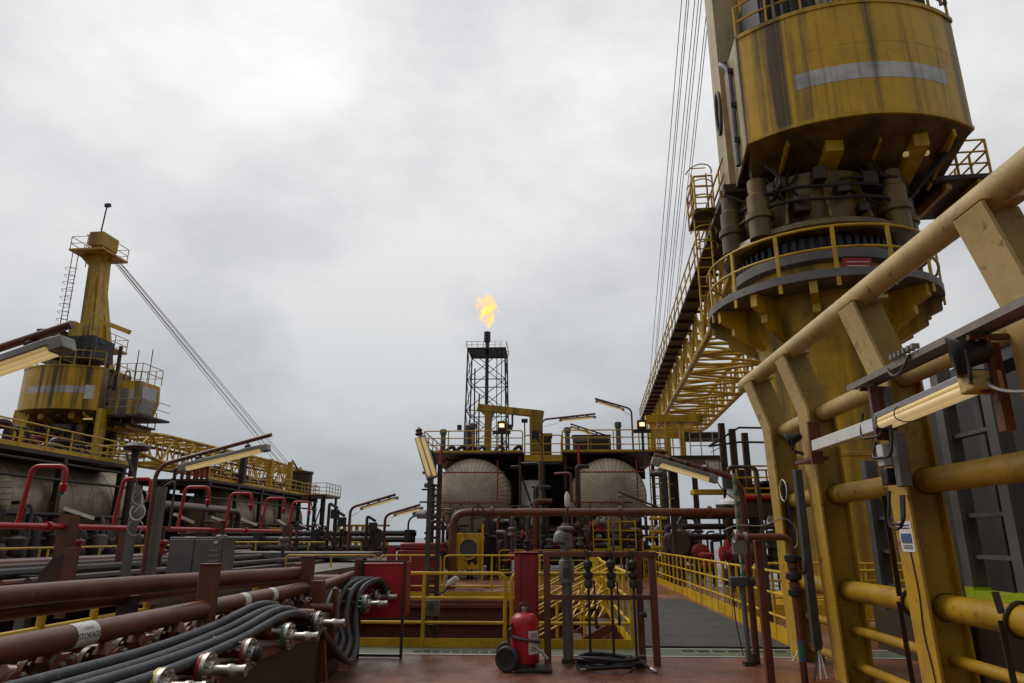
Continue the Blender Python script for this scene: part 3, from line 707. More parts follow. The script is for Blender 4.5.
tag(MB().box(-3.75,2.5,.84,-3.55,8.3,.92).build('cable_channel', GREYD, org=(-3.65,5,.84)), 'flat dark grey cable channel between the two thick brown pipes', 'cable channel')
t = thing('guardrail', 'low yellow tube frame half hidden under the thick brown pipes', 'guardrail', (-4.9,6.2,0), 'yellow tubular guardrails')
for y in (5.2,6.2,6.8,7.6,8.6): MB().tube([(-4.9,y,0),(-4.9,y,.95)], .04, 8).build('post', YEL, t)
MB().tube([(-4.9,5.2,.75),(-4.9,8.6,.75)], .03, 8).build('mid_rail', YEL, t)

# manifold panel with flanged couplings
t = thing('hose_manifold', 'dark brown manifold panel with a row of steel hose couplings', 'manifold', (-2.5,7,0))
MB().box(-2.58,3.2,.12,-2.50,7.95,.60).build('panel', DKBR, t)
MB().box(-2.62,3.2,.602,-2.46,7.95,.64).build('top_ledge', BROWN, t)
MB().box(-2.9,9.35,.0,-2.8,10.15,.9).build('far_post', BROWN, t)
for y in (3.6,5.4,7.9): MB().prism([(-2.62,y,0),(-2.40,y,0),(-2.47,y,.6),(-2.62,y,.6)], (0,.05,0)).build('stiffener', BROWN, t)
MB().tube([(-2.38,5.0,.12),(-2.38,7.6,.12)], .045, 12).build('drain_pipe', BROWN, t)
RING = {0: M('yellow_gasket', (.55,.45,.03), .5, dirt=.3), 1: RED, 2: REDD, 3: GREEN, 4: DARK, 5: GREEN, 6: DARK}
for i, (y, z, noz) in enumerate(((4.55,.70,1),(5.13,.70,1),(5.83,.70,0),(6.68,.72,1),(7.52,.74,1),(9.45,.76,1),(10.05,.80,1))):
    c = MB().tube([(-2.9,y,z),(-2.46,y,z)], .034, 14).build('coupling', BROWN, t)
    MB().lathe([(.115,0),(.115,.028)], (-2.46,y,z), (1,0,0), n=24).build('gasket_ring', RING[i], c)
    MB().lathe([(.06,.0),(.118,.0),(.118,.03),(.06,.032),(.055,.06),(0,.06)], (-2.43,y,z), (1,0,0), n=24).build('flange', STEEL, c)
    b0 = None
    for k in range(8):
        a = R(45*k+20); q = V((-2.43,y+.092*math.cos(a),z+.092*math.sin(a)))
        if b0 is None: b0 = MB().lathe([(.013,-.07),(.013,.05),(0,.052)], q, (1,0,0), n=6).build('bolt', GALV, c); q0 = q
        else: copy_part(b0, q-q0)
    if noz: MB().lathe([(.036,0),(.036,.09),(.043,.1),(.043,.13),(.036,.14),(.036,.2),(.041,.205),(.041,.23),(.02,.232)], (-2.37,y,z), (1,0,0), n=16).build('nozzle', STEEL, c)
    else: MB().lathe([(.06,0),(.055,.03),(.03,.05),(0,.05)], (-2.37,y,z), (1,0,0), n=16).build('blind_cap', DARK, c)

# hoses: over the manifold, down in a loop, up and over into the far couplings
def bez(pts, per=8):
    P = [V(p) for p in pts]; out = []
    for i in range(len(P)-1):
        p0, p1, p2, p3 = P[max(i-1,0)], P[i], P[i+1], P[min(i+2, len(P)-1)]
        for k in range(per):
            t_ = k/per
            out.append(.5*((2*p1)+(p2-p0)*t_+(2*p0-5*p1+4*p2-p3)*t_*t_+(3*p1-p0-3*p2+p3)*t_**3))
    out.append(P[-1]); return out
hl = ['grey rubber hose lying lowest and nearest along the manifold', 'grey rubber hose second from the front along the manifold',
      'grey rubber hose third from the front along the manifold', 'grey rubber hose furthest back, next to the labelled pipe']
for k in range(4):
    x = -2.52 - .078*k; zz = .785 + .027*k + (.015 if k % 2 else 0); yo = .12*k
    pts = [(x+.1,2.2,zz), (x+.08,3.4,zz), (x+.03,4.8,zz-.02), (x-.02+.02*math.sin(k*2),5.9,zz+.01), (x,6.9-yo*.3,zz+.10), (x+.02,7.55-yo*.5,zz-.02), (x+.07,8.1-yo*.5,zz-.32),
           (x+.10,8.75-yo*.3,.17+.05*k), (x+.08+.0*k,9.15-yo*.3,.28+.05*k), (x+.0-.02*k,9.35-.1*k,.62), (x+.02-.03*k,9.5-.05*k,.93), (x+.16-.03*k,9.75+.04*k,1.04), (-2.33-.03*k,10.0+.05*k,.96), (-2.28-.04*k,10.08+.06*k,.84)]
    h = MB().tube(bez(pts), .036, 12).build('hose', HOSE, org=(-2.5,7,.2)); tag(h, hl[k], 'hose', 'grey hoses draped on the manifold')
    MB().lathe([(.04,0),(.044,.02),(.044,.07),(.038,.09)], (-2.28-.04*k,10.08+.06*k,.79), n=14).build('ferrule', STEEL, h)

# rows of small flanged valves under the labelled pipe
def valve(loc, label):
    t = thing('flanged_valve', label, 'valve', loc, 'flanged valves under the labelled pipe'); x, y, z = loc
    MB().tube([(x-.35,y,z),(x+.4,y,z-.02)], .05, 12).build('body', BROWN, t)
    for dx in (-.1,.1):
        f = MB().lathe([(.11,-.018),(.11,.018)], (x+dx,y,z), (1,0,0), n=18).build('flange', BROWN, t)
        for k in range(6):
            a = R(60*k+15)
            MB().lathe([(.016,-.04),(.016,.04),(.0,.042)], (x+dx,y+.085*math.cos(a),z+.085*math.sin(a)), (1,0,0), n=6).build('bolt', GALV, f)
    MB().lathe([(.06,0),(.075,.05),(.05,.09),(.03,.12)], (x,y,z+.02), n=14).build('bonnet', BROWN, t)
    return t
v0 = valve((-3.02,3.4,.79), 'first flanged brown valve from the left under the labelled pipe')
for k in range(1, 12):
    dup(v0, (-3.02+.05*(k % 2), 3.4+.46*k, .79+.012*(k % 3)), R(random.uniform(-4,4)), ORD[k] + ' flanged brown valve from the left under the labelled pipe')
v1 = None
for k in range(7):
    l = ORD[k] + ' brown valve from the left in the rear row beside the grey channel'
    if v1 is None: v1 = dup(v0, (-3.42,4.2,.74), 0, l)
    else: v1 = dup(v0, (-3.40+.03*(k % 2),4.2+.66*k,.74), R(random.uniform(-6,6)), l)
    v1['group'] = 'flanged valves in the rear row'
tag(MB().box(-3.9,2.5,.0,-2.66,9.2,.58).build('drip_tray', DKBR, org=(-3.2,6,0), bev=.02), 'dark brown drip tray under the rows of flanged valves', 'tray')

# ================================================================== red fire main with goosenecks
t = thing('fire_main', 'bright red fire water pipe along the port side with a row of goosenecks', 'fire main', (-10,15,0))
MB().tube([(-10,9.5,1.80),(-10,28,1.80)], .06, 14).build('pipe', RED, t)
for y in (14.2,20.9,26.6):
    MB().box(-10.12,y-.16,.3,-9.88,y+.16,2.05).build('support_post', BROWN, t)
for y in (16.4,):
    MB().box(-10.2,y-.12,.9,-10.0,y+.12,1.78).build('support_post', BROWN, t)
for k, y in enumerate((12.9,15.85,18.7,21.5,24.3,26.9)):
    g = MB().tube([(-10.1,y,1.8),(-10.0,y,2.92),(-9.36,y+.05,2.92),(-9.36,y+.05,2.58)], .045, 12, .14).build('gooseneck', RED, t)
    MB().lathe([(.045,0),(.068,-.02),(.068,-.13),(.04,-.17)], (-9.36,y+.05,2.60), n=14).build('nozzle', RED, g)
    MB().lathe([(.03,0),(.035,-.05)], (-9.36,y+.05,2.43), n=10).build('tip', DARK, g)
MB().tube([(-9.8,20.9,1.8),(-9.8,20.9,.1)], .045, 10).build('drop_pipe', RED, t)
for y in (13.6,17.3,22.8): MB().lathe([(.1,-.03),(.1,.03)], (-10,y,1.8), (0,1,0), n=16).build('flange', RED, t)
t = thing('pipe_bracket', 'dark brown post with a rounded gusset plate at the left behind the thick pipe', 'bracket', (-7,9.6,0))
MB().box(-6.96,9.9,.5,-6.8,10.0,1.45).build('post', BROWN, t)
MB().prism([(-6.962,9.93,.8),(-6.962,9.93,1.38),(-7.15,9.93,1.3),(-7.3,9.93,1.1),(-7.35,9.93,.8)], (0,.05,0)).build('gusset', DKBR, t)

t = thing('deck_pipes', 'bundle of dark pipes laid lengthwise along the grey port walkway', 'pipes', (-9,16,.9))
for k, (x, r) in enumerate(((-7.5,.07),(-7.9,.05),(-9.3,.09),(-11.2,.08),(-11.6,.12),(-13.0,.1))):
    MB().tube([(x,10,.9+r),(x,27,.9+r)], r, 8).build('pipe', (DKBR,BROWN,DARK)[k % 3], t)
for y in (12,15.5,19,23): MB().box(-13.4,y,.902,-7.2,y+.1,.96).build('sleeper', DARK, t)
for i, (x, y, h) in enumerate(((-8.2,14.6,.9),(-9.6,16.8,.7),(-8.6,18.2,1.1),(-12,17.5,.9),(-10.6,20,.8),(-8.0,21,1.0),(-12.5,13.2,.7),(-9.0,24.8,1.0))):
    t = thing('deck_valve', ORD[i] + ' small valve stand met along the grey port walkway', 'valve', (x,y,.9), 'valve stands on the port walkway')
    MB().tube([(x,y,.9),(x,y,.9+h)], .06, 8).build('stem', (DKBR,GREYD)[i % 2], t)
    MB().lathe([(.08,-.16),(.16,-.12),(.16,-.06),(.1,-.03),(.1,.03),(.16,.06),(.16,.12),(.08,.16)], (x,y,.9+h*.55), n=12).build('body', (REDD,DKBR,GREY)[i % 3], t)
    MB().tube([(x+.14*math.cos(R(a)),y+.14*math.sin(R(a)),.9+h) for a in range(0,360,30)], .018, 6, closed=True).build('handwheel', (REDD,DARK)[i % 2], t)
# electrical cabinet
t = thing('electrical_cabinet', 'grey steel electrical cabinet with a row of switches under the inclined lamp', 'cabinet', (-6.4,12.2,.82))
MB().box(-6.75,12.3,.82,-5.75,12.75,1.6).build('body', GREY, t, bev=.012)
MB().box(-6.73,12.27,.87,-6.29,12.296,1.56).build('door', GREY, t, bev=.006); MB().box(-6.27,12.27,.87,-5.78,12.296,1.56).build('door', GREY, t, bev=.006)
for k in range(5): MB().box(-5.98,12.25,1.0+k*.09,-5.82,12.268,1.03+k*.09).build('switch', GALV, t)
MB().box(-5.92,12.25,1.49,-5.85,12.268,1.53).build('name_plate', PAPER, t)
# grey cable columns
for x, y, lab in ((-7.05,11.6,'left grey cable column with looping cables behind the fire main'),):
    t = thing('cable_column', lab, 'cable column', (x,y,.9))
    MB().box(x-.06,y-.05,.82,x+.06,y+.05,2.45).build('channel', GREY, t)
    for k in range(3):
        MB().tube([(x+.05*k,y-.08,2.2-.2*k)] + [(x+.12+.13*math.sin(R(a)), y-.1, 2.25-.25*k+.13*math.cos(R(a))) for a in range(20,330,30)], .012, 6).build('cable', WHITE if k % 2 else GALV, t)
    MB().tube([(x-.3,y,3.0),(x,y-.02,2.45)], .02).build('stay', DARK, t)
t = thing('cable_column', 'right grey cable column below the knee of the inclined lamp arm', 'cable column', (-6.4,11.2,.8))
MB().box(-6.46,11.1,.8,-6.30,11.2,2.4).build('channel', GREY, t)
MB().tube([(-6.3,11.1,2.4),(-6.1,11.05,2.5),(-6.1,11.05,1.7)], .02, 6, .1).build('cable', GREYD, t)
guardrail('low yellow guardrail along the grey port walkway behind the fire main', [(-14.5,15.2,.3),(-14.5,27,.3)], h=1.0, mids=(.5,), toe=0, step=2.2, r=.03)
guardrail('yellow guardrail at the far end of the grey port walkway', [(-15,28,.3),(-7.5,28,.3)], h=1.1, mids=(.72,.36), toe=0, step=1.1, r=.03)
t = thing('grey_table', 'long grey steel bench on short legs at the end of the port walkway', 'bench', (-8,24,0))
MB().box(-10.5,22.6,.95,-5.8,24.6,1.12).build('top', GREY, t)
for x in (-10.3,-8.9,-7.4,-6.0): MB().box(x-.08,22.7,0,x+.08,22.9,.948).build('leg', DARK, t)
# ================================================================== stairs in the deck well
t = thing('stairway', 'yellow steel stairway climbing out of the deck well beside the grating walkway', 'stairs', (.2,14,-1.2))
SA, SB = V((-.45,0,-.72)), V((1.15,0,.10))
for y in (13.2,14.6):
    o = V((0,y,0))
    MB().bar(SA+o, SB+o, .05, .14).build('stringer', BROWN, t)
    for h in (.5,1.0):
        MB().tube([SA+o+V((0,0,h)), SB+o+V((0,0,h))], .022, 8).build('handrail', YEL, t)
    for f in (.05,.35,.65,.95): MB().tube([SA.lerp(SB,f)+o, SA.lerp(SB,f)+o+V((0,0,1.0))], .02, 8).build('baluster', YEL, t)
tr = None
for k in range(6):
    q = SA.lerp(SB, (k+.5)/6)
    if tr is None: tr = MB().box(q.x-.13,13.24,q.z,q.x+.1,14.56,q.z+.03).build('tread', DKBR, t); q0 = q
    else: copy_part(tr, q-q0)
t = thing('sloping_gate', 'yellow slatted gate tilted over the far part of the deck well', 'gate', (.6,16.5,.2))
for k in range(6): MB().bar((.3+.15*k,16.2,-.1),(.8+.15*k,17.0,.6),.03).build('slat', YEL, t)
MB().bar((.25,16.2,-.1),(1.1,16.2,-.1),.05).build('bottom_rail', YEL, t); MB().bar((.75,17.0,.6),(1.6,17.0,.6),.05).build('top_rail', YEL, t)
t = thing('stairway', 'second yellow sloping handrail pair farther back in the deck well', 'stairs', (-.2,17.5,-1))
for y in (17.2,18.3):
    for h in (0,.5,1.0): MB().tube([(-.6,y,-.8+h),(1.0,y,.05+h)], .022, 8).build('handrail', YEL, t)

# ================================================================== process vessels and their module
def vessel(label, cx, cz, y0, y1, rad, near=True, group=None, head=True):
    t = thing('pressure_vessel', label, 'pressure vessel', (cx,y0,cz), group)
    MB().lathe([(rad,0),(rad,y1-y0)], (cx,y0,cz), (0,1,0), n=48, cap=False).build('shell', CLAD, t)
    prof = [(rad*math.cos(a), -rad*.52*math.sin(a)) for a in [R(x) for x in range(0,91,9)]]
    MB().lathe(prof, (cx,y0-.01,cz), (0,1,0), n=64, cap=False).build('head', HEAD, t)
    MB().lathe([(p[0], -p[1]) for p in prof], (cx,y1+.01,cz), (0,1,0), n=48, cap=False).build('rear_head', CLAD, t)
    for k in range(1, int((y1-y0)/1.6)+1):
        MB().lathe([(rad+.012,-.05),(rad+.02,0),(rad+.012,.05)], (cx,y0+k*1.6-.8,cz), (0,1,0), n=48, cap=False).build('cladding_band', CLAD, t)
    for f in (.2,.8):
        y = y0+(y1-y0)*f; MB().box(cx-rad*.8,y-.2,.4,cx+rad*.8,y+.2,cz-rad*.55).build('saddle', DKBR, t)
    return t
vl = vessel('left round vessel seen end on under the yellow gantry', -3.5, 3.38, 31.9, 44, 1.74, group='round vessels of the middle module')
vr = vessel('right round vessel seen end on beside the crane boom tip', 2.68, 3.38, 31.9, 44, 1.72, group='round vessels of the middle module')
for v, cx in ((vl,-3.5),(vr,2.68)):
    MB().lathe([(.62,0),(.62,-.3),(.72,-.3),(.72,-.42),(.0,-.45)], (cx-.02,31.2,2.45), (0,1,0), n=28).build('manway', CLAD, v)
    b0 = None
    for k in range(20):
        q = V((cx-.02+.66*math.cos(R(k*18)),30.8,2.45+.66*math.sin(R(k*18))))
        if b0 is None: b0 = MB().lathe([(.035,0),(.035,-.1)], q, (0,1,0), n=6).build('bolt', DARK, v); q0 = q
        else: copy_part(b0, q-q0)

pm = thing('process_module', 'dark brown steel module with platform carrying the two round vessels', 'process module', (0,33,0))
colx = (-5.45,-1.35,-.25,.75,4.75)
for y in (32,38,44):
    for x in colx: cw = .07 if y < 33 else .14; MB().box(x-cw,y-cw,0,x+cw,y+cw,5.26).build('column', DKBR, pm)
    if y > 33: MB().box(-5.7,y-.12,4.62,5.2,y+.12,5.18).build('beam', DKBR, pm)
    MB().box(-5.59,y-.1,.55,4.9,y+.1,.8).build('beam', DKBR, pm)
MB().box(-5.9,31.55,5.27,-1.15,45,5.35).build('platform_deck', DKBR, pm); MB().box(.6,31.55,5.27,5.4,45,5.35).build('platform_deck', DKBR, pm)
MB().box(-1.148,31.6,4.8,.598,45,4.94).build('platform_deck', DARK, pm)
for a, b in (((-.2,31.9,1.2),(-1.3,31.9,4.4)),((-1.3,31.9,1.2),(-.2,31.9,4.4))): MB().bar(a, b, .09).build('brace', DARK, pm)
# red fire water drencher tubes in front of the heads
for cx in (-3.5,2.68):
    for z in (4.35,3.05): MB().tube([(cx-1.45,30.6,z),(cx+1.5,30.6,z)], .035, 6).build('drencher_pipe', REDD, pm)
    MB().tube([(cx-1.35,30.8,.3),(cx-1.35,30.8,5.5)], .055, 8).build('riser', RED, pm)
    MB().tube([(cx-.9,30.88,3.05),(cx-.9,30.88,2.3),(cx-1.4,30.88,2.3)], .03, 6).build('drencher_pipe', REDD, pm)
    MB().tube([(cx+1.2,30.9,4.9),(cx+1.2,30.9,3.1)], .03, 6).build('drencher_pipe', REDD, pm)
random.seed(11)
for k in range(46):
    x = random.uniform(-5.2,5.0); z1 = random.uniform(1.2,3.0) if abs(abs(x)-3.0) < 1.6 else random.uniform(2.4,4.7); y = random.uniform(29.6,31.6)
    r = random.choice((.04,.06,.09,.12))
    y -= 1.0; p = [(x,y,0),(x,y,z1),(x+random.choice((-1,1))*random.uniform(.3,.9),y+.3,z1)]
    MB().tube(p, r, 8, .15, seg=3).build('process_pipe', random.choice((DKBR,DARK,GREY,BROWN,DKBR,DKBR)), pm)
for k in range(9):
    z = random.uniform(.5,1.9); y = random.uniform(29.4,31.5); x = random.uniform(-5,2)
    MB().tube([(x,y,z),(x+random.uniform(1.5,3),y,z)], random.choice((.06,.1,.14)), 8).build('header_pipe', random.choice((DKBR,DARK,BROWN,GREYD)), pm)
for k in range(28):
    x = random.uniform(-5,5); z = random.uniform(.5,2.2); y = random.uniform(28.2,30.0)
    MB().lathe([(.1,-.2),(.2,-.16),(.2,-.1),(.12,-.06),(.14,.06),(.2,.1),(.2,.16),(.1,.2)], (x,y,z), random.choice(((1,0,0),(0,0,1))), n=12).build('valve', random.choice((DKBR,GREY,DARK,GALV,REDD)), pm)
for k in range(12):
    x = random.uniform(-5,5); z = random.uniform(.9,1.8); y = random.uniform(28.9,29.6)
    MB().lathe([(.0,-.1),(.13,-.06),(.13,.06),(.0,.1)], (x,y,z), (.3,-1,.1), n=12).build('gauge', random.choice((GALV,WHITE,GREY)), pm)
for k in range(8):
    x = random.uniform(-5,5); z = random.uniform(.4,1.9)
    MB().box(x,29.2,z,x+random.uniform(.25,.5),29.4,z+random.uniform(.3,.6)).build('instrument_box', random.choice((GREY,GALV,GREYD,DARK)), pm)
for z in (.55,1.15,2.0): MB().box(-5.3,31.7,z-.1,4.8,31.9,z+.1).build('pipe_support', DARK, pm)
MB().box(-5.4,37,.2,4.7,37.1,5).build('back_panel', DARK, pm)
guardrail('yellow guardrail on the module roof above the left round vessel', [(-1.2,31.6),(-5.8,31.6),(-5.8,44)], z=5.35, h=1.0, mids=(.66,.34), toe=.1, step=1.2, n=6, r=.03)
guardrail('yellow guardrail on the module roof above the right round vessel', [(5.3,31.6),(.65,31.6),(.65,36)], z=5.35, h=1.0, mids=(.66,.34), toe=.1, step=1.2, n=6, r=.03)
guardrail('yellow guardrail bridging the two vessel roofs', [(-1.1,31.7),(.6,31.7)], z=4.94, h=1.2, mids=(.8,.4), toe=.3, step=.8, n=6, r=.03)
t = thing('lifting_gantry', 'yellow lifting gantry frame on top of the module in front of the flare tower', 'gantry', (-1.9,34,5.2))
MB().bar((-3.05,34,5.2),(-3.0,34,7.35),.34,.34).build('left_leg', YELD, t, bev=.01)
MB().prism([(-3.0,33.85,6.9),(-3.15,33.85,7.45),(-3.6,33.85,7.85),(-3.1,33.85,7.95),(-2.7,33.85,7.6)], (0,.3,0)).build('knee_bracket', YELD, t)
MB().bar((-3.55,34,7.9),(-.3,34,7.52),.36,.34).build('top_beam', YELD, t, bev=.01)
MB().prism([(-.92,33.8,5.2),(-.3,33.8,5.2),(-.38,33.8,6.6),(-.2,33.8,7.66),(-.95,33.8,7.66)], (0,.4,0)).build('right_leg', YELD, t, bev=.01)
MB().tube([(-1.8,34,7.5),(-1.8,34,6.9)], .05, 8).build('hoist', DARK, t)
for x, lab in ((-2.1,'lit orange floodlight on the left vessel roof under the gantry'),(4.2,'lit orange floodlight on the right vessel roof beside the boom tip')):
    t = thing('floodlight', lab, 'floodlight', (x,30.8,5.2), 'lit floodlights on the module')
    MB().tube([(x,30.8,5.2),(x,30.8,6.2)], .06, 8).build('post', DARK, t)
    MB().box(x-.42,30.72,6.1,x+.38,31.0,6.22).build('bracket', DARK, t)
    hh = MB().box(x-.21,30.7,6.225,x+.19,31.0,6.66).build('lamp_body', DKBR, t, bev=.03)
    MB().box(x-.13,30.66,6.36,x+.11,30.698,6.54).build('lens', FLOOD, hh, bev=.02)
    MB().lathe([(.0,-.02),(.05,-.015),(.07,0)], (x-.01,30.655,6.45), (0,1,0), n=14).build('bulb', FLOODC, hh)
t = thing('equipment_house', 'red brown box house on the module roof behind the gantry leg', 'equipment house', (.0,36,5.2))
MB().box(-.62,35.5,4.95,.15,37,6.7).build('body', DKBR, t); MB().box(-.66,35.45,6.702,.2,37.05,6.78).build('roof', DKBR, t)
t = thing('cooler', 'grey boxy cooler unit inside the rail on the right vessel roof', 'cooler', (2.1,34,5.2))
MB().box(1.2,33.6,5.2,3.0,34.6,6.35).build('body', GREY, t, bev=.02); MB().box(1.3,33.57,5.5,2.0,33.598,6.1).box(2.1,33.57,5.5,2.9,33.598,6.2).build('grille', DARK, t)
MB().box(1.15,33.6,6.352,3.05,34.6,6.42).build('cover', DKBR, t)
for x, hgt, lab in ((-5.35,1.7,'vertical grey pipe stub at the left corner of the module roof'),(-4.1,1.9,'grey twin pipe stub beside the flare tower foot on the module roof'),(-3.85,2.0,'tall grey pipe stub next to the twin stub on the module roof'),(.95,1.75,'grey drum stub at the left corner of the right vessel roof'),(3.5,2.0,'pointed vent stub near the right floodlight on the module roof')):
    tag(MB().lathe([(.13,0),(.13,hgt-.3),(.18,hgt-.28),(.18,hgt-.05),(.08,hgt)], (x,34.5,5.2), n=12).build('vent_stub', GREY, org=(x,34.5,5.2)), lab, 'vent')
t = thing('roof_machinery', 'low dark pipes and machinery inside the rail on the left vessel roof', 'machinery', (-4,34,5.2))
for x in (-5.0,-4.5,-4.0,-3.5,-2.6,-1.7): MB().tube([(x,33.5,5.2),(x,33.5,5.75),(x+.35,33.5,5.9),(x+.4,34,5.25)], .09, 8, .2).build('pipe', random.choice((DARK,DKBR,GREY)), t)
MB().box(-5.0,33.9,5.2,-3.3,34.5,5.7).build('pump_casing', DARK, t, bev=.03)
fluo('thin fluorescent lamp on a pole at the left of the right vessel roof, pointing right', (-.3,31,2), (-.3,31,6.75), (2.15,31,7.0), (.55,31,6.72), (2.1,31,6.85), w=.14, group='roof fluorescent lamps of the middle module')
fluo('highest fluorescent lamp on the vessel roof, pointing up left near the boom', (4.15,34,5.2), (4.15,34,7.75), (2.35,34,8.3), (3.75,34,7.72), (2.45,34,8.15), w=.15, group='roof fluorescent lamps of the middle module')
fluo('lower fluorescent lamp over the cooler on the right vessel roof', (3.3,37,5.2), (3.3,37,6.8), (1.2,37,7.5), (2.9,37,6.75), (1.25,37,7.32), w=.14, group='roof fluorescent lamps of the middle module')
fluo('unlit grey fluorescent lamp in front of the right round vessel', (4.6,27.5,0), (4.6,27.5,2.55), (2.7,27.5,3.3), (4.3,27.5,2.5), (2.75,27.5,3.15), w=.3, lit=OFF, group='dark lamps below the module')
t = thing('camera_mast', 'small black camera on a thin mast at the module roof behind the left lit floodlight', 'camera', (-1.2,33,5.2))
MB().tube([(-1.15,33,5.2),(-1.15,33,6.95)], .035, 6).build('mast', DARK, t); MB().box(-1.3,32.9,6.95,-1.0,33.1,7.12).build('camera_body', DARK, t)
t = thing('camera_mast', 'small black floodlight on the grey lamp pole between the two round vessels', 'floodlight', (-.45,30.8,5.9))
MB().box(-.75,30.7,5.85,-.42,30.95,6.2).build('lamp_body', BLACK, t); MB().tube([(-.5,30.82,5.85),(-.36,30.9,5.6)], .03, 6).build('bracket', DARK, t)
t = thing('storage_tank', 'pale grey upright tank between the two round vessels behind a cross brace', 'tank', (-.75,33.4,0))
MB().lathe([(.62,0),(.62,3.5),(.5,3.75),(0,3.8)], (-.8,32.9,.4), n=28).build('shell', WHITEL, t); MB().box(-1.4,32.3,.1,-.2,33.5,.4).build('skirt', DKBR, t)
t = thing('hatch_unit', 'yellow framed box with a dark oval opening below the left round vessel', 'hatch unit', (-3.1,28,.4))
fr = MB().box(-3.75,28.4,.35,-2.75,29.2,1.75); fr.build('body', YELD, t, bev=.02)
MB().lathe([(.36,0),(.36,-.06),(.42,-.06),(.42,.01)], (-3.25,28.38,1.15), (0,1,0), n=28, cap=False).build('rim', YELD, t); MB().lathe([(.0,-.012),(.36,-.012)], (-3.25,28.38,1.15), (0,1,0), n=28, cap=False).build('opening', GREYD, t)
MB().box(-3.85,28.3,0,-3.76,28.4,2.1).box(-2.74,28.3,0,-2.65,28.4,2.1).build('post', YEL, t)
t = thing('access_platform', 'small yellow ladder platform below the right round vessel', 'platform', (2.6,29,1))
MB().box(1.75,28.8,1.05,3.45,29.8,1.15).build('floor', YEL, t)
for x0, x1 in ((1.75,2.35),(2.85,3.45)):
    for z in (1.5,1.85,2.2): MB().tube([(x0,28.8,z),(x1,28.8,z)], .03, 6).build('rail', YEL, t)
    for x in (x0,x1): MB().tube([(x,28.8,1.15),(x,28.8,2.25)], .03, 6).build('post', YEL, t)
for x in (2.38,2.82): MB().tube([(x,28.75,0),(x,28.75,2.6)], .035, 6).build('ladder_rail', YEL, t)
for k in range(7): MB().tube([(2.4,28.75,.2+.33*k),(2.8,28.75,.2+.33*k)], .02, 6).build('rung', YEL, t)
t = thing('yellow_valve_stand', 'yellow pipe stand with pale joints right of the ladder platform', 'pipe stand', (4.2,28,0))
for x in (4.0,4.35): MB().tube([(x,28,0),(x,28,2.4)], .05, 6).build('post', YEL, t)
for z in (.6,1.2,1.8,2.3): MB().tube([(3.9,28,z),(4.6,28,z)], .06, 8).build('arm', YELD, t)
t = thing('notice_board', 'white notice board hung on the guardrail beyond the well', 'sign', (-.7,19.1,.9))
MB().box(-1.03,19.11,.70,-.67,19.14,1.0).build('board', WHITE, t)
for z in (.93,.86,.79): MB().box(-.99,19.105,z,-.75,19.109,z+.015).build('text_line', INK, t)
for x, z, lab in ((-4.6,0,'large dull red container behind the lattice lamp post'),):
    t = thing('red_container', lab, 'container', (-4.6,22.5,0))
    MB().box(-4.75,22,0,-3.75,24,1.2).build('body', REDD, t, bev=.02); MB().box(-4.7,22.1,1.202,-3.8,23.4,1.42).build('upper_box', REDD, t, bev=.05)
    MB().box(-5.1,22.1,0,-4.85,22.3,1.35).build('corner_post', REDD, t)
t = thing('pipe_bundle', 'dark steel pipe run on trestles crossing low behind the far guardrails', 'pipe rack', (-9,30,0))
for z, y in ((1.5,30),(1.75,30.5),(1.15,29.8)): MB().tube([(-16,y,z),(-5.8,y,z)], .12, 8).build('pipe', random.choice((DARK,DKBR)), t)
for x in (-15,-12.5,-10,-7.5,-6): MB().box(x-.12,29.6,0,x+.12,30.8,1.9).build('trestle', DARK, t)
for i, (bx, by, kx, kz, tx, tz, f0x, f0z, lab) in enumerate((
  (-7.75,27,-7.75,2.7,-6.0,3.2,-7.3,2.72,'first lit lamp arm against the sky left of the lattice post'),
  (-6.6,28,-6.6,2.45,-5.2,2.85,-6.2,2.5,'second lit lamp arm against the sky, nearer the lattice post'))):
    fluo(lab, (bx,by,0), (kx,by,kz), (tx,by,tz), (f0x,by,f0z-.05), (tx+.05,by,tz-.14), w=.2, r=.055, group='lamp arms against the sky')
t = thing('street_lamp', 'small lamp with a hooded head on a thin pole left of the lattice post', 'lamp', (-5.8,29,0))
MB().tube([(-5.85,29,0),(-5.85,29,2.35),(-5.3,29,2.55)], .04, 8, .25).build('pole', DARK, t); MB().lathe([(.05,0),(.15,.06),(.12,.4),(.03,.45)], (-5.55,29,2.5), (1,0,-.05), n=12).build('lamp_head', GALV, t)
for i, (x, hh) in enumerate(((-8.75,2.9),(-8.45,2.6),(-7.2,2.4),(-6.95,2.0),(-8.2,1.9))):
    t = thing('instrument_pole', ORD[i] + ' thin dark instrument pole from the left against the sea', 'pole', (x,27.5,0), 'instrument poles against the sea')
    MB().tube([(x,27.5,0),(x,27.5,hh),(x+.35,27.5,hh-.2)], .06, 6, .1).build('pole', DARK, t)
    MB().box(x+.1,27.4,hh-.6,x+.4,27.6,hh-.25).build('instrument', DARK, t); MB().box(x-.12,27.4,hh*.5,x+.14,27.6,hh*.5+.3).build('box', DKBR, t)

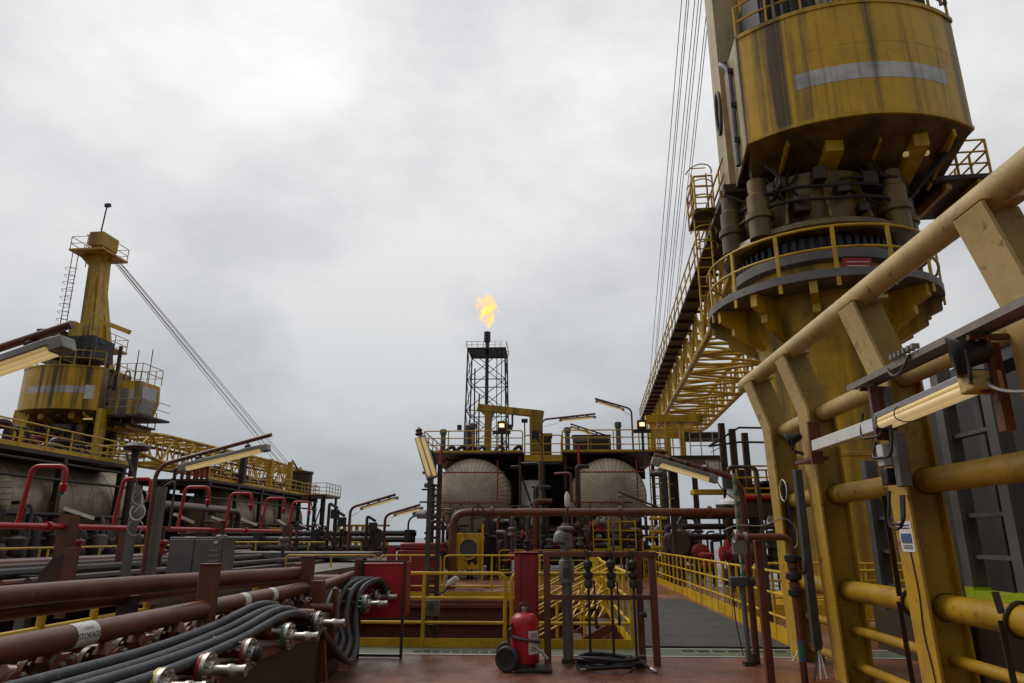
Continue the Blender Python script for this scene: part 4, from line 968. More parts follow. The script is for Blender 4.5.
# boom rest and ladder tower right of the vessels
t = thing('boom_rest_tower', 'yellow boom rest tower with caged ladder right of the right vessel', 'tower', (5.6,34,0))
for x, y in ((6.0,34),(6.0,37)): MB().box(x-.2,y-.2,0,x+.2,y+.2,5.1).build('column', DKBR, t)
MB().box(4.95,32.4,5.06,8.2,35,5.25).build('platform_deck', DKBR, t)
for x in (5.0,5.7,6.4): MB().box(x-.12,33,5.25,x+.12,33.3,6.9).build('rest_post', YELD, t)
MB().box(4.7,32.9,6.9,7.4,33.5,7.25).build('rest_beam', YELD, t); MB().box(6.5,32.8,6.0,8.3,33.4,6.4).build('dark_beam', DARK, t)
for x in (4.65,5.1,5.5): MB().tube([(x,32.3,.8),(x,32.3,6.8)], .03, 6).build('ladder_rail', YEL, t)
for k in range(14): MB().tube([(4.65,32.3,1.0+k*.4),(5.5,32.3,1.0+k*.4)], .02, 6).build('rung', YEL, t)
for k in range(7): MB().tube([(4.6+.5+.5*math.cos(R(a)),31.95+.4*math.sin(R(a)),1.4+k*.62) for a in range(0,-181,-20)], .022, 6).build('cage_hoop', YEL, t)
for z in (5.7,6.0,6.3): MB().tube([(6.6,32.4,z),(8.15,32.4,z),(8.15,35,z)], .025, 6).build('rail', GALV, t)
for x in (6.6,7.1,7.65,8.15): MB().tube([(x,32.4,5.25),(x,32.4,6.3)], .025, 6).build('rail_post', TAN, t)
for x in (4.7,5.2,5.8,6.3): MB().tube([(x,32.35,5.25),(x,32.35,6.5)], .03, 6).build('rail_post', YEL, t)
for z in (5.6,6.05,6.5): MB().tube([(4.7,32.35,z),(6.4,32.35,z)], .03, 6).build('rail', YEL, t)

# ================================================================== flare tower
t = thing('flare_tower', 'tall dark lattice flare tower with a slim stack and top platform', 'flare tower', (-9,100,0))
zt, zb = 28.4, 0.0
def fl(i, z): 
    s = 2.75 + (zt-z)*.018; return V((-9+s*((-1,1,1,-1)[i]), 100+s*((-1,-1,1,1)[i]), z))
for i in range(4): MB().bar(fl(i,zb), fl(i,zt), .2).build('leg', DARK, t)
lv = [28.4,23.8,19.2,14.6,9.8,5]
for j, z in enumerate(lv):
    for i in range(4): MB().bar(fl(i,z), fl((i+1)%4,z), .12).build('girt', DARK, t)
    if j:
        for i in range(4):
            MB().bar(fl(i,lv[j-1]), fl((i+1)%4,z), .10).build('brace', DARK, t); MB().bar(fl((i+1)%4,lv[j-1]), fl(i,z), .10).build('brace', DARK, t)
MB().box(-11.9,97.1,28.5,-6.1,102.9,28.6).build('top_platform', DARK, t)
rl = MB()
for z in (29.0,29.5):
    rl.tube([(-12,97,z),(-6,97,z),(-6,103,z),(-12,103,z)], .04, 4, closed=True)
for k in range(8):
    for a, b in (((-12+6*k/7),97),((-12+6*k/7),103)): rl.tube([(a,b,28.6),(a,b,29.5)], .035, 4)
rl.build('platform_rail', GREY, t)
MB().tube([(-9.05,99,0),(-9.05,99,30.0)], .27, 14).build('stack', GREYD, t)
MB().lathe([(.27,0),(.5,.2),(.5,1.7),(.4,1.75),(.3,1.72)], (-9.05,99,29.8), n=18).build('burner_tip', BLACK, t)
for x, top in ((-10.9,26),(-10.2,22),(-7.6,28.5),(-6.9,28.5),(-10.5,18)): MB().tube([(x,99.5,0),(x,99.5,top)], .07 if x > -8 else .12, 6).build('utility_pipe', GREYD, t)
for x, z in ((-12.7,16.5),(-5.4,16.5)): MB().box(x-.3,96.5,z-.2,x+.3,97,z+.5).build('lamp_box', DARK, t)

fm = bpy.data.materials.new('gas_flame'); fm.use_nodes = True; nt = fm.node_tree
for n in list(nt.nodes):
    if n.type != 'OUTPUT_MATERIAL': nt.nodes.remove(n)
out = [n for n in nt.nodes if n.type == 'OUTPUT_MATERIAL'][0]
tc = N(nt, 'ShaderNodeTexCoord').outputs['Object']
nz = noise(nt, tc, .85, 6, .68, (1.2,1.2,.8))
gr_ = N(nt, 'ShaderNodeSeparateXYZ'); nt.links.new(tc, gr_.inputs[0])
# radial fall-off from a wavering axis
mp = N(nt, 'ShaderNodeMapping'); mp.inputs['Scale'].default_value = (1/1.75,1/1.75,1/3.1); mp.inputs['Location'].default_value = (0,0,-.92); nt.links.new(tc, mp.inputs[0])
ln_ = N(nt, 'ShaderNodeVectorMath', operation='LENGTH'); nt.links.new(mp.outputs[0], ln_.inputs[0])
s1 = N(nt, 'ShaderNodeMath', operation='SUBTRACT'); s1.inputs[0].default_value = 1.12; nt.links.new(ln_.outputs['Value'], s1.inputs[1])
s2 = N(nt, 'ShaderNodeMath', operation='MULTIPLY_ADD'); nt.links.new(nz, s2.inputs[0]); s2.inputs[1].default_value = 5.6; s2.inputs[2].default_value = -3.25
s3 = N(nt, 'ShaderNodeMath', operation='ADD'); nt.links.new(s1.outputs[0], s3.inputs[0]); nt.links.new(s2.outputs[0], s3.inputs[1])
dn = ramp(nt, s3.outputs[0], .02, .45)
em = N(nt, 'ShaderNodeEmission'); nt.links.new(mixc(nt, ramp(nt, s3.outputs[0], .2, 1.3), (1,.30,.03), (1,.78,.34)), em.inputs['Color']); nt.links.new(mul(nt, dn, 1.05), em.inputs['Strength'])
ab = N(nt, 'ShaderNodeVolumeAbsorption'); ab.inputs['Color'].default_value = (1,.7,.1,1); nt.links.new(mul(nt, dn, 1.2), ab.inputs['Density'])
ad = N(nt, 'ShaderNodeAddShader'); nt.links.new(em.outputs[0], ad.inputs[0]); nt.links.new(ab.outputs[0], ad.inputs[1]); nt.links.new(ad.outputs[0], out.inputs['Volume'])
flm = MB().lathe([(.3,.1),(1.1,.9),(1.9,2.3),(2.0,3.6),(1.6,5.0),(.9,6.2),(0,6.9)], (-9.05,99,31.9), n=20).build('gas_flame', fm, org=(-9.05,99,31.9))
tag(flm, 'orange gas flame burning above the flare stack', 'flame')

# ================================================================== pedestal cranes
def crane(label, loc, rz, s, boomlen, cabin, stripe_plate, mastx, lean, ox, HH=3.2, nrope=8):
    t = thing('pedestal_crane', label, 'crane', loc, 'yellow pedestal cranes')
    B = lambda mb, name, mat, parent=t, **k: mb.build(name, mat, parent, local=True, **k)
    B(MB().lathe([(1.95,0),(1.95,.25),(1.72,.3),(1.66,3.4),(1.68,3.42),(1.68,3.5),(1.66,3.52),(1.62,6.2),(1.95,7.2),(1.95,7.42)], n=48, cap=False), 'pedestal', YELD)
    B(MB().lathe([(1.96,7.42),(2.9,7.42),(2.9,7.62),(1.96,7.62)], n=48, cap=False), 'ring_platform', GREY)
    br = None
    for k in range(12):
        a = R(30*k+10); c, d = math.cos(a), math.sin(a); n = V((-d,c,0))*.09
        p = [V((c*1.7,d*1.7,6.35)), V((c*2.45,d*2.45,6.75)), V((c*2.45,d*2.45,6.95)), V((c*2.8,d*2.8,7.1)), V((c*2.8,d*2.8,7.415)), V((c*1.7,d*1.7,7.415))]
        B(MB().prism([q-n for q in p], n*2), 'bracket', YELD)
    for z in (8.15,8.7): B(MB().tube([(2.86*math.cos(R(a)),2.86*math.sin(R(a)),z) for a in range(0,360,8)], .035, 8, closed=True), 'ring_rail', YEL)
    for k in range(14):
        a = R(360/14*k+4); B(MB().bar((2.86*math.cos(a),2.86*math.sin(a),7.2),(2.86*math.cos(a),2.86*math.sin(a),8.72),.09,.05,up=(math.cos(a),math.sin(a),0)), 'rail_post', YEL)
    B(MB().lathe([(1.9,7.4),(2.02,7.63),(2.02,8.15)], n=48, cap=False), 'pedestal_head', YELD)
    B(MB().lathe([(2.03,8.1),(2.22,8.15),(2.22,8.42),(2.05,8.45)], n=48, cap=False), 'bearing_flange', GREY)
    teeth = MB().lathe([(1.9,8.4),(1.95,8.45),(1.95,8.85),(1.9,8.9)], n=48, cap=False)
    for k in range(60):
        a = R(6*k); teeth.bar((2.0*math.cos(a),2.0*math.sin(a),8.48),(2.0*math.cos(a),2.0*math.sin(a),8.82),.1,.08,up=(math.cos(a),math.sin(a),0))
    B(teeth, 'slewing_gear', DARK)
    B(MB().lathe([(2.3,8.9),(2.4,9.0),(2.35,9.15),(1.9,9.3),(1.8,10.74)], n=40), 'turntable', SHADED)
    for k, a in enumerate((-165,-138,-45,-20,20,60,120)):
        x, y = 2.3*math.cos(R(a)), 2.3*math.sin(R(a))
        m = B(MB().lathe([(.3,9.0),(.3,9.5),(.36,9.53),(.36,9.68),(.29,9.7),(.29,10.2),(.24,10.25),(.24,10.65),(.1,10.7)], (x,y,0), n=18), 'slew_motor', SHADED)
    B(MB().box(-1.7,-.9,10.6,1.7,2.2,11.0).box(-2.3,-.4,11.0,2.6,3.4,11.25), 'turntable_deck', DKBR)
    rnd = random.Random(5)
    for k in range(16):
        x, y = rnd.uniform(-2.2,2.2), rnd.uniform(-1.8,-.9)
        B(MB().tube(bez([(x,y,11.0),(x+rnd.uniform(-.3,.3),y-.1,10.5),(x+rnd.uniform(-.7,.7),y-.15,rnd.uniform(9.9,10.5)),(x+rnd.uniform(-.9,.9),y+.2,rnd.uniform(9.6,10.8))], 5), .035, 6), 'hydraulic_hose', DARK)
    for k in range(14):
        a = R(360/14*k+7); c, d = math.cos(a), math.sin(a)
        B(MB().prism([(c*1.84,d*1.84,9.3),(c*2.3,d*2.3,9.2),(c*2.0,d*2.0,10.2),(c*1.83,d*1.83,10.6)], V((-d,c,0))*.06), 'turntable_rib', SHADED)
    for z, r_ in ((9.75,2.3),(10.15,2.2)):
        B(MB().tube([(r_*math.cos(R(a)),r_*math.sin(R(a)),z+.06*math.sin(R(a*5))) for a in range(-178,0,6)], .045, 6), 'hydraulic_pipe', DARK)
    for k, (a, z, w_) in enumerate(((-112,9.5,.5),(-84,9.9,.35),(-98,10.3,.4),(-70,9.4,.3),(-60,10.2,.45),(-125,10.3,.35),(-28,10.2,.4))):
        c, d = 2.02*math.cos(R(a)), 2.02*math.sin(R(a)); w_ *= .8
        B(MB().box(c-w_/2,d-.2,z,c+w_/2,d+.15,z+w_*1.1), 'valve_block', (DKBR,DARK)[k % 2], bev=.03)
    # side wing platform
    B(MB().box(2.0,-.9,10.75,4.55,1.6,10.87), 'wing_platform', DKBR)
    for x in (2.6,3.4,4.2): B(MB().box(x-.07,-.85,10.5,x+.07,1.55,10.748), 'wing_beam', YELD)
    wr = MB()
    for z in (11.2,11.55,11.9): wr.tube([(2.9,-.85,z),(4.5,-.85,z),(4.5,1.55,z)], .03, 6)
    for x, y in ((2.9,-.85),(3.7,-.85),(4.5,-.85),(4.5,-.05),(4.5,.75),(4.5,1.55)): wr.tube([(x,y,10.87),(x,y,11.9)], .035, 6)
    B(wr, 'wing_railing', YEL)
    B(MB().bar((3.2,-2.0,11.3),(2.0,-.6,9.9),.12), 'strut', DARK)
    B(MB().box(1.9,-1.95,10.95,2.5,-1.85,11.05), 'work_lamp', LIT)
    # machinery house, curved towards the back
    arc = [(2.76*math.sin(R(a))/math.sin(R(41)) + ox, -2.0 - 4.2*(math.cos(R(a))-math.cos(R(41)))) for a in [-41+82*k/28 for k in range(29)]]
    plan = arc + [(2.7+ox,.75),(-2.55+ox,.75)]
    B(MB().prism([(x,y,11.62) for x, y in plan], (0,0,HH)), 'machinery_house', YELC)
    for z0, z1, o in ((11.52,11.62,.02),(11.62+HH-.04,11.62+HH+.08,.03)):
        B(MB().prism([(x*(1+o*.3),y-(o if y < -1.5 else 0),z0) for x, y in plan], (0,0,z1-z0)), 'rim', YELD)
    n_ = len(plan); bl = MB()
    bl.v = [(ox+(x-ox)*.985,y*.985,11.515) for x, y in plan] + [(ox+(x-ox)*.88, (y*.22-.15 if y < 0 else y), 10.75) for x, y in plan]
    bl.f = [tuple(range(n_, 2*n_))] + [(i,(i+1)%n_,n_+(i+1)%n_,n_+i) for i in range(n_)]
    B(bl, 'house_belly', SHADED)  # underside shade is carried by the dark paint colour
    def strip(a0, a1, z0, z1, out):
        mb = MB(); k = 24
        for i in range(k+1):
            a = R(a0+(a1-a0)*i/k); x, y = 2.76*math.sin(a)/math.sin(R(41))+ox, -2.0-4.2*(math.cos(a)-math.cos(R(41)))-out
            mb.v += [(x,y,z0),(x,y,z1)]
        mb.f += [(2*i,2*i+2,2*i+3,2*i+1) for i in range(k)]
        return mb
    B(strip(-23,30,12.55,13.0,.006), 'white_stripe', STRIPE)
    B(strip(-40.5,40.5,11.62+HH*.62,11.64+HH*.62,.004), 'weld_seam', YELD)
    for a_ in (-27,-14,2,15,27.5): B(strip(a_,a_+.25,11.63,11.55+HH,.003), 'weld_seam', YELD)
    if stripe_plate: B(strip(30,37,12.2,13.1,.008), 'white_plate', WHITE)
    for x, w_ in ((-.95,.42),(1.15,.36)):
        B(MB().prism([(x+ox,-2.3,11.45),(x+ox,-2.3,11.0),(x+ox,-.5,10.45),(x+ox,-.5,11.3)], (w_,0,0)), 'house_beam', YELD)
    for x in (-1.9,.35,2.1): B(MB().prism([(x+ox,-2.3,11.4),(x+ox,-2.3,11.2),(x+ox,-.6,10.6),(x+ox,-.6,10.9)], (.07,0,0)), 'stiffener', YELD)
    B(MB().tube([(-2.6+ox,-.9,10.72),(2.7+ox,-.9,10.72)], .06, 8), 'pipe', DARK)
    # tan side plate, drain pipe and clamps on the mast side
    sx = -2.74*s+ox
    B(MB().prism([(sx-.07*s,-1.99,11.52),(sx-.07*s,.78,10.78),(sx-.07*s,.78,11.7+HH),(sx-.07*s,-1.99,11.7+HH)], (.05*s,0,0)), 'side_plate', TANC)
    B(MB().tube([(sx-.16*s,-1.3,11.3),(sx-.16*s,-1.3,11.2+HH),(sx-.34*s,-1.0,11.6+HH),(sx-.1*s,-.6,11.9+HH)], .075, 10, .3), 'drain_pipe', GREY)
    for z in (12.0,13.1,14.2): B(MB().box(sx-.22*s,-1.4,z,sx-.02*s,-1.2,z+.14), 'pipe_clamp', BLACK)
    B(MB().tube([(sx-.25*s,.1+.3*math.cos(R(a)),13.9+.7*math.sin(R(a))) for a in range(0,360,20)], .05, 8, closed=True), 'hose_reel', GREYD)
    # roof rail and machinery
    rr = MB()
    for z in (12.2+HH,12.7+HH): rr.tube([(x,y+.08,z) for x, y in arc], .03, 6)
    for i in range(0,29,4): rr.tube([(arc[i][0],arc[i][1]+.08,11.7+HH),(arc[i][0],arc[i][1]+.08,12.7+HH)], .035, 6)
    B(rr, 'roof_railing', YEL)
    B(MB().box(-2.2+ox,-2.3,14.9,-.7+ox,-.3,17.0), 'radiator', DARK); B(MB().box(.1+ox,-2.4,14.9,2.0+ox,-.3,16.4), 'radiator', DARK)
    for k in range(6): B(MB().box(-2.15+ox+.25*k,-2.36,15.0,-2.08+ox+.25*k,-2.302,16.9), 'radiator_fin', GREYD)
    for x in (-.55,-.4): B(MB().tube([(x+ox,-2.5,14.9),(x+ox,-2.5,17.2)], .06, 8), 'exhaust_pipe', GALV)
    B(MB().box(-.25+ox,-1.9,14.9,.05+ox,-.5,17.6), 'engine_cover', YELD)
    for k in range(9):
        x = rnd.uniform(-2.4,2.4); B(MB().tube([(x+ox,-2.55,14.9),(x+ox,-2.55,15.4+rnd.random()),(x+ox+.3,-2.2,15.8)], .04, 6, .15), 'hydraulic_pipe', random.choice((GREY,DARK)))
    # mast
    mx = mastx
    B(MB().bar((mx,.2,11.0),(mx+lean,.6,23.9),1.15,1.2,up=(0,1,0),w2=.92,h2=1.0), 'mast', MASTM if cabin else TANC)
    B(MB().bar((mx+.7,1.4,14.4),(mx+lean+.3,1.0,21.0),.35,.5,up=(0,1,0)), 'rear_leg', YELD)
    B(MB().bar((mx+.28,-.60,14.9),(mx+.25+lean*.8,-.02,21.5),.12,.18), 'mast_rib', YELD)
    mx0 = mx
    for z in ((16.2,23.2) if cabin else (23.2,)):
        mx = mx0 + lean if z > 20 else mx0 + .1
        B(MB().box(mx-1.3,-.9,z,mx+1.3,1.8,z+.14), 'mast_platform', YELD)
        mr = MB()
        for zz in (.55,1.05): mr.tube([(mx-1.25,-.85,z+zz),(mx+1.25,-.85,z+zz),(mx+1.25,1.75,z+zz),(mx-1.25,1.75,z+zz)], .03, 5, closed=True)
        for x, y in ((-1.25,-.85),(0,-.85),(1.25,-.85),(1.25,.45),(1.25,1.75),(-1.25,1.75),(-1.25,.45)): mr.tube([(mx+x,y,z),(mx+x,y,z+1.05)], .03, 5)
        B(mr, 'mast_railing', YEL)
        B(MB().prism([(mx-1.2,.1,z),(mx+1.2,.1,z),(mx+.5,.1,z-.7),(mx-.5,.1,z-.7)], (0,.1,0)), 'mast_bracket', YELD)
    mx = mx0 + lean
    B(MB().box(mx-.5,-.2,23.9,mx+.55,1.5,24.9), 'sheave_block', YELD)
    for y in (.2,.6,1.0): B(MB().lathe([(.45,-.05),(.45,.05)], (mx+.1,y,24.2), (0,1,0), n=18), 'sheave', DARK)
    B(MB().tube([(mx-.1,.3,24.4),(mx+.05,.3,27.2)], .05, 6).box(mx-.1,.2,27.1,mx+.3,.4,27.35), 'antenna', DARK)
    B(MB().tube([(mx-.8,.3,22.4),(mx-.8,.3,24.9)], .03, 6).bar((mx-1.1,.3,24.9),(mx-.5,.3,24.9),.06), 'wind_gauge', DARK)
    ld = MB(); lx = mx - .95 
    for x in (lx-.5, lx-.05): ld.tube([(x-lean*.5,-.75,15.0),(x,-.3,23.3)], .03, 5)
    for k in range(24): u_ = lean*.5*(1-k/26); ld.tube([(lx-.5-u_,-.74+.45*k/24,15.2+.3*k),(lx-.05-u_,-.74+.45*k/24,15.2+.3*k)], .02, 4)
    for k in range(10):
        z = 17+.55*k; ld.tube([(lx-.28-lean*.5*(22.4-z)/7.5+.36*math.cos(R(a)),-.65+.45*k/14-.5*abs(math.sin(R(a))),z) for a in range(0,181,20)], .02, 4)
    if cabin: B(ld, 'mast_ladder', GREY)
    mx = mx0
    B(MB().bar((mx+.5,-.4,18.1),(mx+3.3,-.9,17.0),.22,.3), 'jib_arm', YEL)
    # boom
    y0, y1 = 2.2, boomlen
    bx0, bx1, bz0, bz1 = (-1.6,1.85,9.2,11.2)
    def bp(i, y):
        f = max(0, (y-(y1-9))/9); x0, x1, z0, z1 = bx0+f*.2, bx1-f*.2, bz0+f*.5, bz1-f*.25
        g = max(0, (7-y)/5); z0 += g*.7; z1 -= g*.3
        return V(((x0,x1,x1,x0)[i], y, (z0,z0,z1,z1)[i]))
    ysteps = [y0 + (y1-y0)*k/22 for k in range(23)]
    for i in range(4): B(MB().tube([bp(i,y) for y in ysteps], .14, 8), 'chord', YELD)
    lac = [MB() for _ in range(4)]
    for k in range(22):
        a, b = ysteps[k], ysteps[k+1]
        for i in range(4):
            j = (i+1) % 4
            lac[i].tube([bp(i,a), bp(j,a)], .065, 6)
            if k % 2: lac[i].tube([bp(i,a), bp(j,b)], .075, 6)
            else: lac[i].tube([bp(j,a), bp(i,b)], .075, 6)
    for mb in lac: B(mb, 'lacing', YEL)
    B(MB().box(-2.35,-.7,10.85,-1.68,y1-2,10.93), 'boom_walkway', DKBR)
    for k in range(26):
        y = y0+.5+(y1-3-y0)*k/25; B(MB().box(-2.35,y-.05,10.75,-1.5,y+.05,10.848), 'walkway_bearer', DKBR)
    wr = MB()
    for z in (11.4,11.9): wr.tube([(-2.33,-.7,z),(-2.33,y1-2,z)], .03, 5)
    for k in range(30):
        y = (y1-2)*k/29; wr.tube([(-2.33,y,10.9),(-2.33,y,11.9)], .03, 5)
    B(wr, 'walkway_railing', YEL)
    B(MB().box(-1.1,y1-.8,9.9,1.3,y1+.6,11.0), 'boom_tip', YELD)
    for x in (-.8,-.3,.2): B(MB().lathe([(.5,-.06),(.5,.06)], (x,y1+.3,11.2), (1,0,0), n=18), 'tip_sheave', DARK)
    rp = None
    for k in range(nrope):
        f = (k + .28*math.sin(k*2.3))/(nrope-1)
        B(MB().tube([(mx+lean-.5+(1.7 if cabin else 1.1)*f,1.2,24.3-1.3*f*(1 if cabin else .2)),(-1.7+1.5*f,y1-.5,11.3)], .03 if cabin else .018, 5), 'hoist_rope', ROPEL if cabin else ROPE)
    # stair and caged ladder at the boom root
    for z, yy in ((10.9,.4),):
        B(MB().box(-3.0,yy,z,-2.4,yy+1.5,z+.05), 'stair_landing', DARK)
        sr = MB()
        for zz in (.4,.75,1.1): sr.tube([(-2.45,yy,z+zz),(-2.98,yy,z+zz),(-2.98,yy+1.5,z+zz)], .028, 5)
        for x, y in ((-2.45,yy),(-2.98,yy),(-2.98,yy+.75),(-2.98,yy+1.5)): sr.tube([(x,y,z),(x,y,z+1.1)], .03, 5)
        B(sr, 'stair_railing', YEL)
    cl = MB()
    for x in (-2.95,-2.5): cl.tube([(x,1.0,7.6),(x,1.0,12.4)], .03, 5)
    for k in range(17): cl.tube([(-2.95,1.0,7.8+.3*k),(-2.5,1.0,7.8+.3*k)], .02, 4)
    for k in range(6): cl.tube([(-2.72+.38*math.cos(R(a)),1.0-.6*math.sin(R(a)),9.9+.5*k) for a in range(0,181,20)], .022, 4)
    B(cl, 'caged_ladder', YEL)
    if cabin:
        B(MB().box(2.4,-1.7,11.15,5.6,1.2,11.3), 'cabin_platform', DKBR)
        c = B(MB().prism([(3.5,-1.2,11.3),(4.6,-1.2,11.3),(4.95,-1.2,12.4),(4.85,-1.2,13.6),(3.5,-1.2,13.6)], (0,2.2,0)), 'cabin', YELD)
        B(MB().box(3.65,-1.23,11.4,4.15,-1.203,13.1), 'door', GREY, c)
        B(MB().prism([(4.71,-.9,11.6),(4.955,-.9,12.38),(4.965,-.9,12.38),(4.72,-.9,11.6)], (0,1.5,0)), 'window', GLASS, c); B(MB().prism([(4.95,-.9,12.45),(4.88,-.9,13.3),(4.89,-.9,13.3),(4.96,-.9,12.45)], (0,1.5,0)), 'window', GLASS, c)
        B(MB().box(4.3,-1.23,12.4,4.6,-1.203,13.0), 'side_window', GLASS, c)
        cr = MB()
        for zz in (14.2,14.75): cr.tube([(2.9,-1.2,zz),(4.9,-1.2,zz),(4.9,1.0,zz),(2.9,1.0,zz)], .03, 5, closed=True)
        for x in (2.9,3.3,3.8,4.4,4.9): cr.tube([(x,-1.2,13.7),(x,-1.2,14.75)], .03, 5).tube([(x,1.0,13.7),(x,1.0,14.75)], .03, 5)
        B(cr, 'cabin_railing', YEL, c)
        for x in (3.6,4.6): B(MB().tube([(x,0,13.7),(x,0,16.0)], .03, 5), 'antenna', DARK, c)
        pr = MB()
        for zz in (11.8,12.3): pr.tube([(2.2,-1.65,zz),(5.7,-1.65,zz),(5.7,1.1,zz)], .025, 5)
        for x in (2.2,3.0,3.8,4.6,5.2,5.7): pr.tube([(x,-1.65,11.3),(x,-1.65,12.3)], .025, 5)
        B(pr, 'platform_railing', GALV); B(MB().box(5.61,-1.7,11.15,5.75,1.2,11.28), 'cabin_step', DKBR)
        B(MB().prism([(-2.7,-2.2,11.6),(-1.6,-2.2,11.6),(-2.0,-2.2,8.0),(-2.9,-2.2,8.0)], (0,.6,0)), 'house_leg', YELD)
        B(MB().prism([(2.95,-2.2,11.6),(3.3,-2.2,11.6),(3.3,-2.2,7.5),(2.95,-2.2,7.5)], (0,.6,0)), 'house_leg', YELD)
        B(MB().tube([(3.0,-1.0,13),(3.0,-1.0,16)], .12, 8), 'exhaust_pipe', DKBR)
    else:
        sg = B(MB().add([(2.245*math.sin(R(a)),-2.245*math.cos(R(a)),z) for a in (-2,4,10,16) for z in (7.72,8.10)], [(2*i,2*i+2,2*i+3,2*i+1) for i in range(3)]), 'danger_sign', RED)
        for z in (7.98,7.88,7.8): B(MB().add([(2.25*math.sin(R(a)),-2.25*math.cos(R(a)),zz) for a in (0,4,10,14) for zz in (z,z+.025)], [(2*i,2*i+2,2*i+3,2*i+1) for i in range(3)]), 'sign_line', PAPER, sg)
    t.rotation_euler = (0,0,rz)
    return t
STRIPE = M('worn_white_stripe', (.62,.60,.56), .5, dirt=.5, rust=.15, streak=.95)
MASTM = YELD
ROPEL = M('galvanised_rope', (.55,.55,.56), .5, .3, dirt=.2, rust=0, bump=0)
ROPE = M('steel_rope', (.12,.12,.125), .5, .5, dirt=.2, rust=0, bump=0)
crane('huge yellow pedestal crane with stained round machinery house above the right barrier', (7.4,18,0), R(-3.8), 1, 41, False, False, -1.55, 0, .85)
crane('distant yellow pedestal crane with mast and operator cabin on the left', (-31.25,43.5,-2.2), R(-3), -1, 36, True, True, .05, -1.0, 0, 2.65, 5)

# ================================================================== port side module with two vessels
for y0, y1, lab in ((29.5,39.5,'long clad vessel at the left edge under the nearer port platform'),(52,66,'clad vessel with its domed end showing behind the goosenecks')):
    v = vessel(lab, -25.6, 3.15, y0, y1, 2.05, group='clad vessels of the port module')
for yb, ye, lab, rlab in ((22,37,'nearer port steel module over the left vessel','yellow guardrail on the nearer port module under the distant crane'),(46,69,'farther port steel module with an overhanging end','yellow guardrail on the farther port module with the brown box')):
    t = thing('process_module', lab, 'process module', (-26,yb,0), 'steel modules on the port side')
    MB().box(-30,yb,5.22,-23.1,ye,5.4).build('platform_deck', DKBR, t)
    k = int((ye-yb)/4)
    for i in range(k+1):
        y = yb+.4+(ye-yb-.8)*i/k
        for x in (-23.3,-28.6): MB().box(x-.14,y-.14,0,x+.14,y+.14,5.2).build('column', DKBR, t)
        MB().box(-30,y-.12,5.0,-23.1,y+.12,5.215).build('beam', DKBR, t)
    for z in (4.95,4.2,2.6,1.5): MB().tube([(-23.2,yb,z),(-23.2,ye,z)], .07 if z > 3 else .12, 8).build('header_pipe', random.choice((DKBR,DARK)), t)
    for i in range(22):
        y = random.uniform(yb,ye); x = random.uniform(-23.4,-21.6); z = random.uniform(1.2,3.2)
        MB().tube([(x,y,0),(x,y,z),(x-.8,y+.3,z)], random.choice((.08,.12,.18)), 8, .25, seg=3).build('process_pipe', random.choice((DKBR,DARK,GREY,GREYD)), t)
    for i in range(14):
        y = random.uniform(yb,ye); x = random.uniform(-22.8,-21); z = random.uniform(.5,1.6)
        MB().lathe([(.15,-.4),(.35,-.3),(.35,.3),(.15,.4)], (x,y,z), random.choice(((0,1,0),(0,0,1),(1,0,0))), n=14).build('pump', random.choice((DKBR,GREYD,GREY,DARK)), t)
    for i in range(24):
        y = yb+ (ye-yb)*i/24; z = random.uniform(5.8,6.7)
        MB().tube([(-25.5,y,5.4),(-25.5,y,z),(-25,y+.8,z),(-25,y+.8,5.4)], random.choice((.08,.12,.2)), 8, .25, seg=3).build('roof_pipe', random.choice((DKBR,DARK,DKBR,REDD)), t)
    MB().box(-30,yb+1,.1,-29.9,ye-1,4.9).build('back_panel', DARK, t)
    guardrail(rlab, [(-23.1,yb),(-23.1,ye),(-26,ye)], z=5.4, h=1.1, mids=(.72,.36), toe=.2, step=1.7, n=6, r=.04)
t = thing('inclined_lamp', 'row of small white lamps hung at angles under the port vessels', 'lamp', (-22,33,2.6), 'slanting white lamps under the port vessels')
t['label'] = 'slanting white lamp nearest the left edge under the port vessel'
MB().bar((-22.8,31.8,2.9),(-21.9,32.8,2.45),.22,.16).build('lamp_housing', WHITEL, t); MB().tube([(-23.1,31.4,3.1),(-23.2,31.4,3.1)], .05, 6).build('bracket', DARK, t)
for i, (dx, dy, rz, l) in enumerate(((.1,9.2,.3,'slanting white lamp beside the second gooseneck'),(.2,14.5,-.2,'slanting white lamp beside the grey cable columns'),(.2,18.5,0,'slanting white lamp below the dome of the farther port vessel'),(.1,24.5,.5,'slanting white lamp between the third and fourth goosenecks'),(.1,29.5,0,'slanting white lamp in front of the yellow port ladder'),(.1,34.5,.1,'slanting white lamp farthest away by the last gooseneck'))):
    dup(t, (-22+dx,33+dy,2.6), rz, l)
t = thing('storage_house', 'dark brown drum shaped house on the end of the farther port module', 'house', (-24.5,67,5.4))
MB().lathe([(1.1,0),(1.1,2.1),(1.2,2.15),(1.2,2.35),(0,2.4)], (-24.3,66.8,5.4), n=20).build('body', DKBR, t); MB().bar((-24.6,66.8,7.9),(-25.3,66.8,8.9),.14).build('arm', DARK, t)
t = thing('end_platform', 'overhanging end platform with braced legs at the far end of the port module', 'platform', (-22,67.5,0))
MB().box(-23.0,64.5,5.25,-20.9,69,5.4).build('floor', DKBR, t)
for x in (-22.6,-21.2):
    for y in (65,68.6): MB().box(x-.1,y-.1,0,x+.1,y+.1,5.24).build('leg', DARK, t)
MB().bar((-22.6,65,.6),(-21.2,65,5.2),.09).build('brace', DARK, t); MB().bar((-21.2,65,.6),(-22.6,65,5.2),.09).build('brace', DARK, t)
guardrail('pale guardrail on the overhanging end platform of the port module', [(-23,64.5,5.4),(-20.9,64.5,5.4),(-20.9,69,5.4)], h=1.1, mids=(.7,.35), toe=.1, step=.9, n=6, mat=TAN, r=.035)
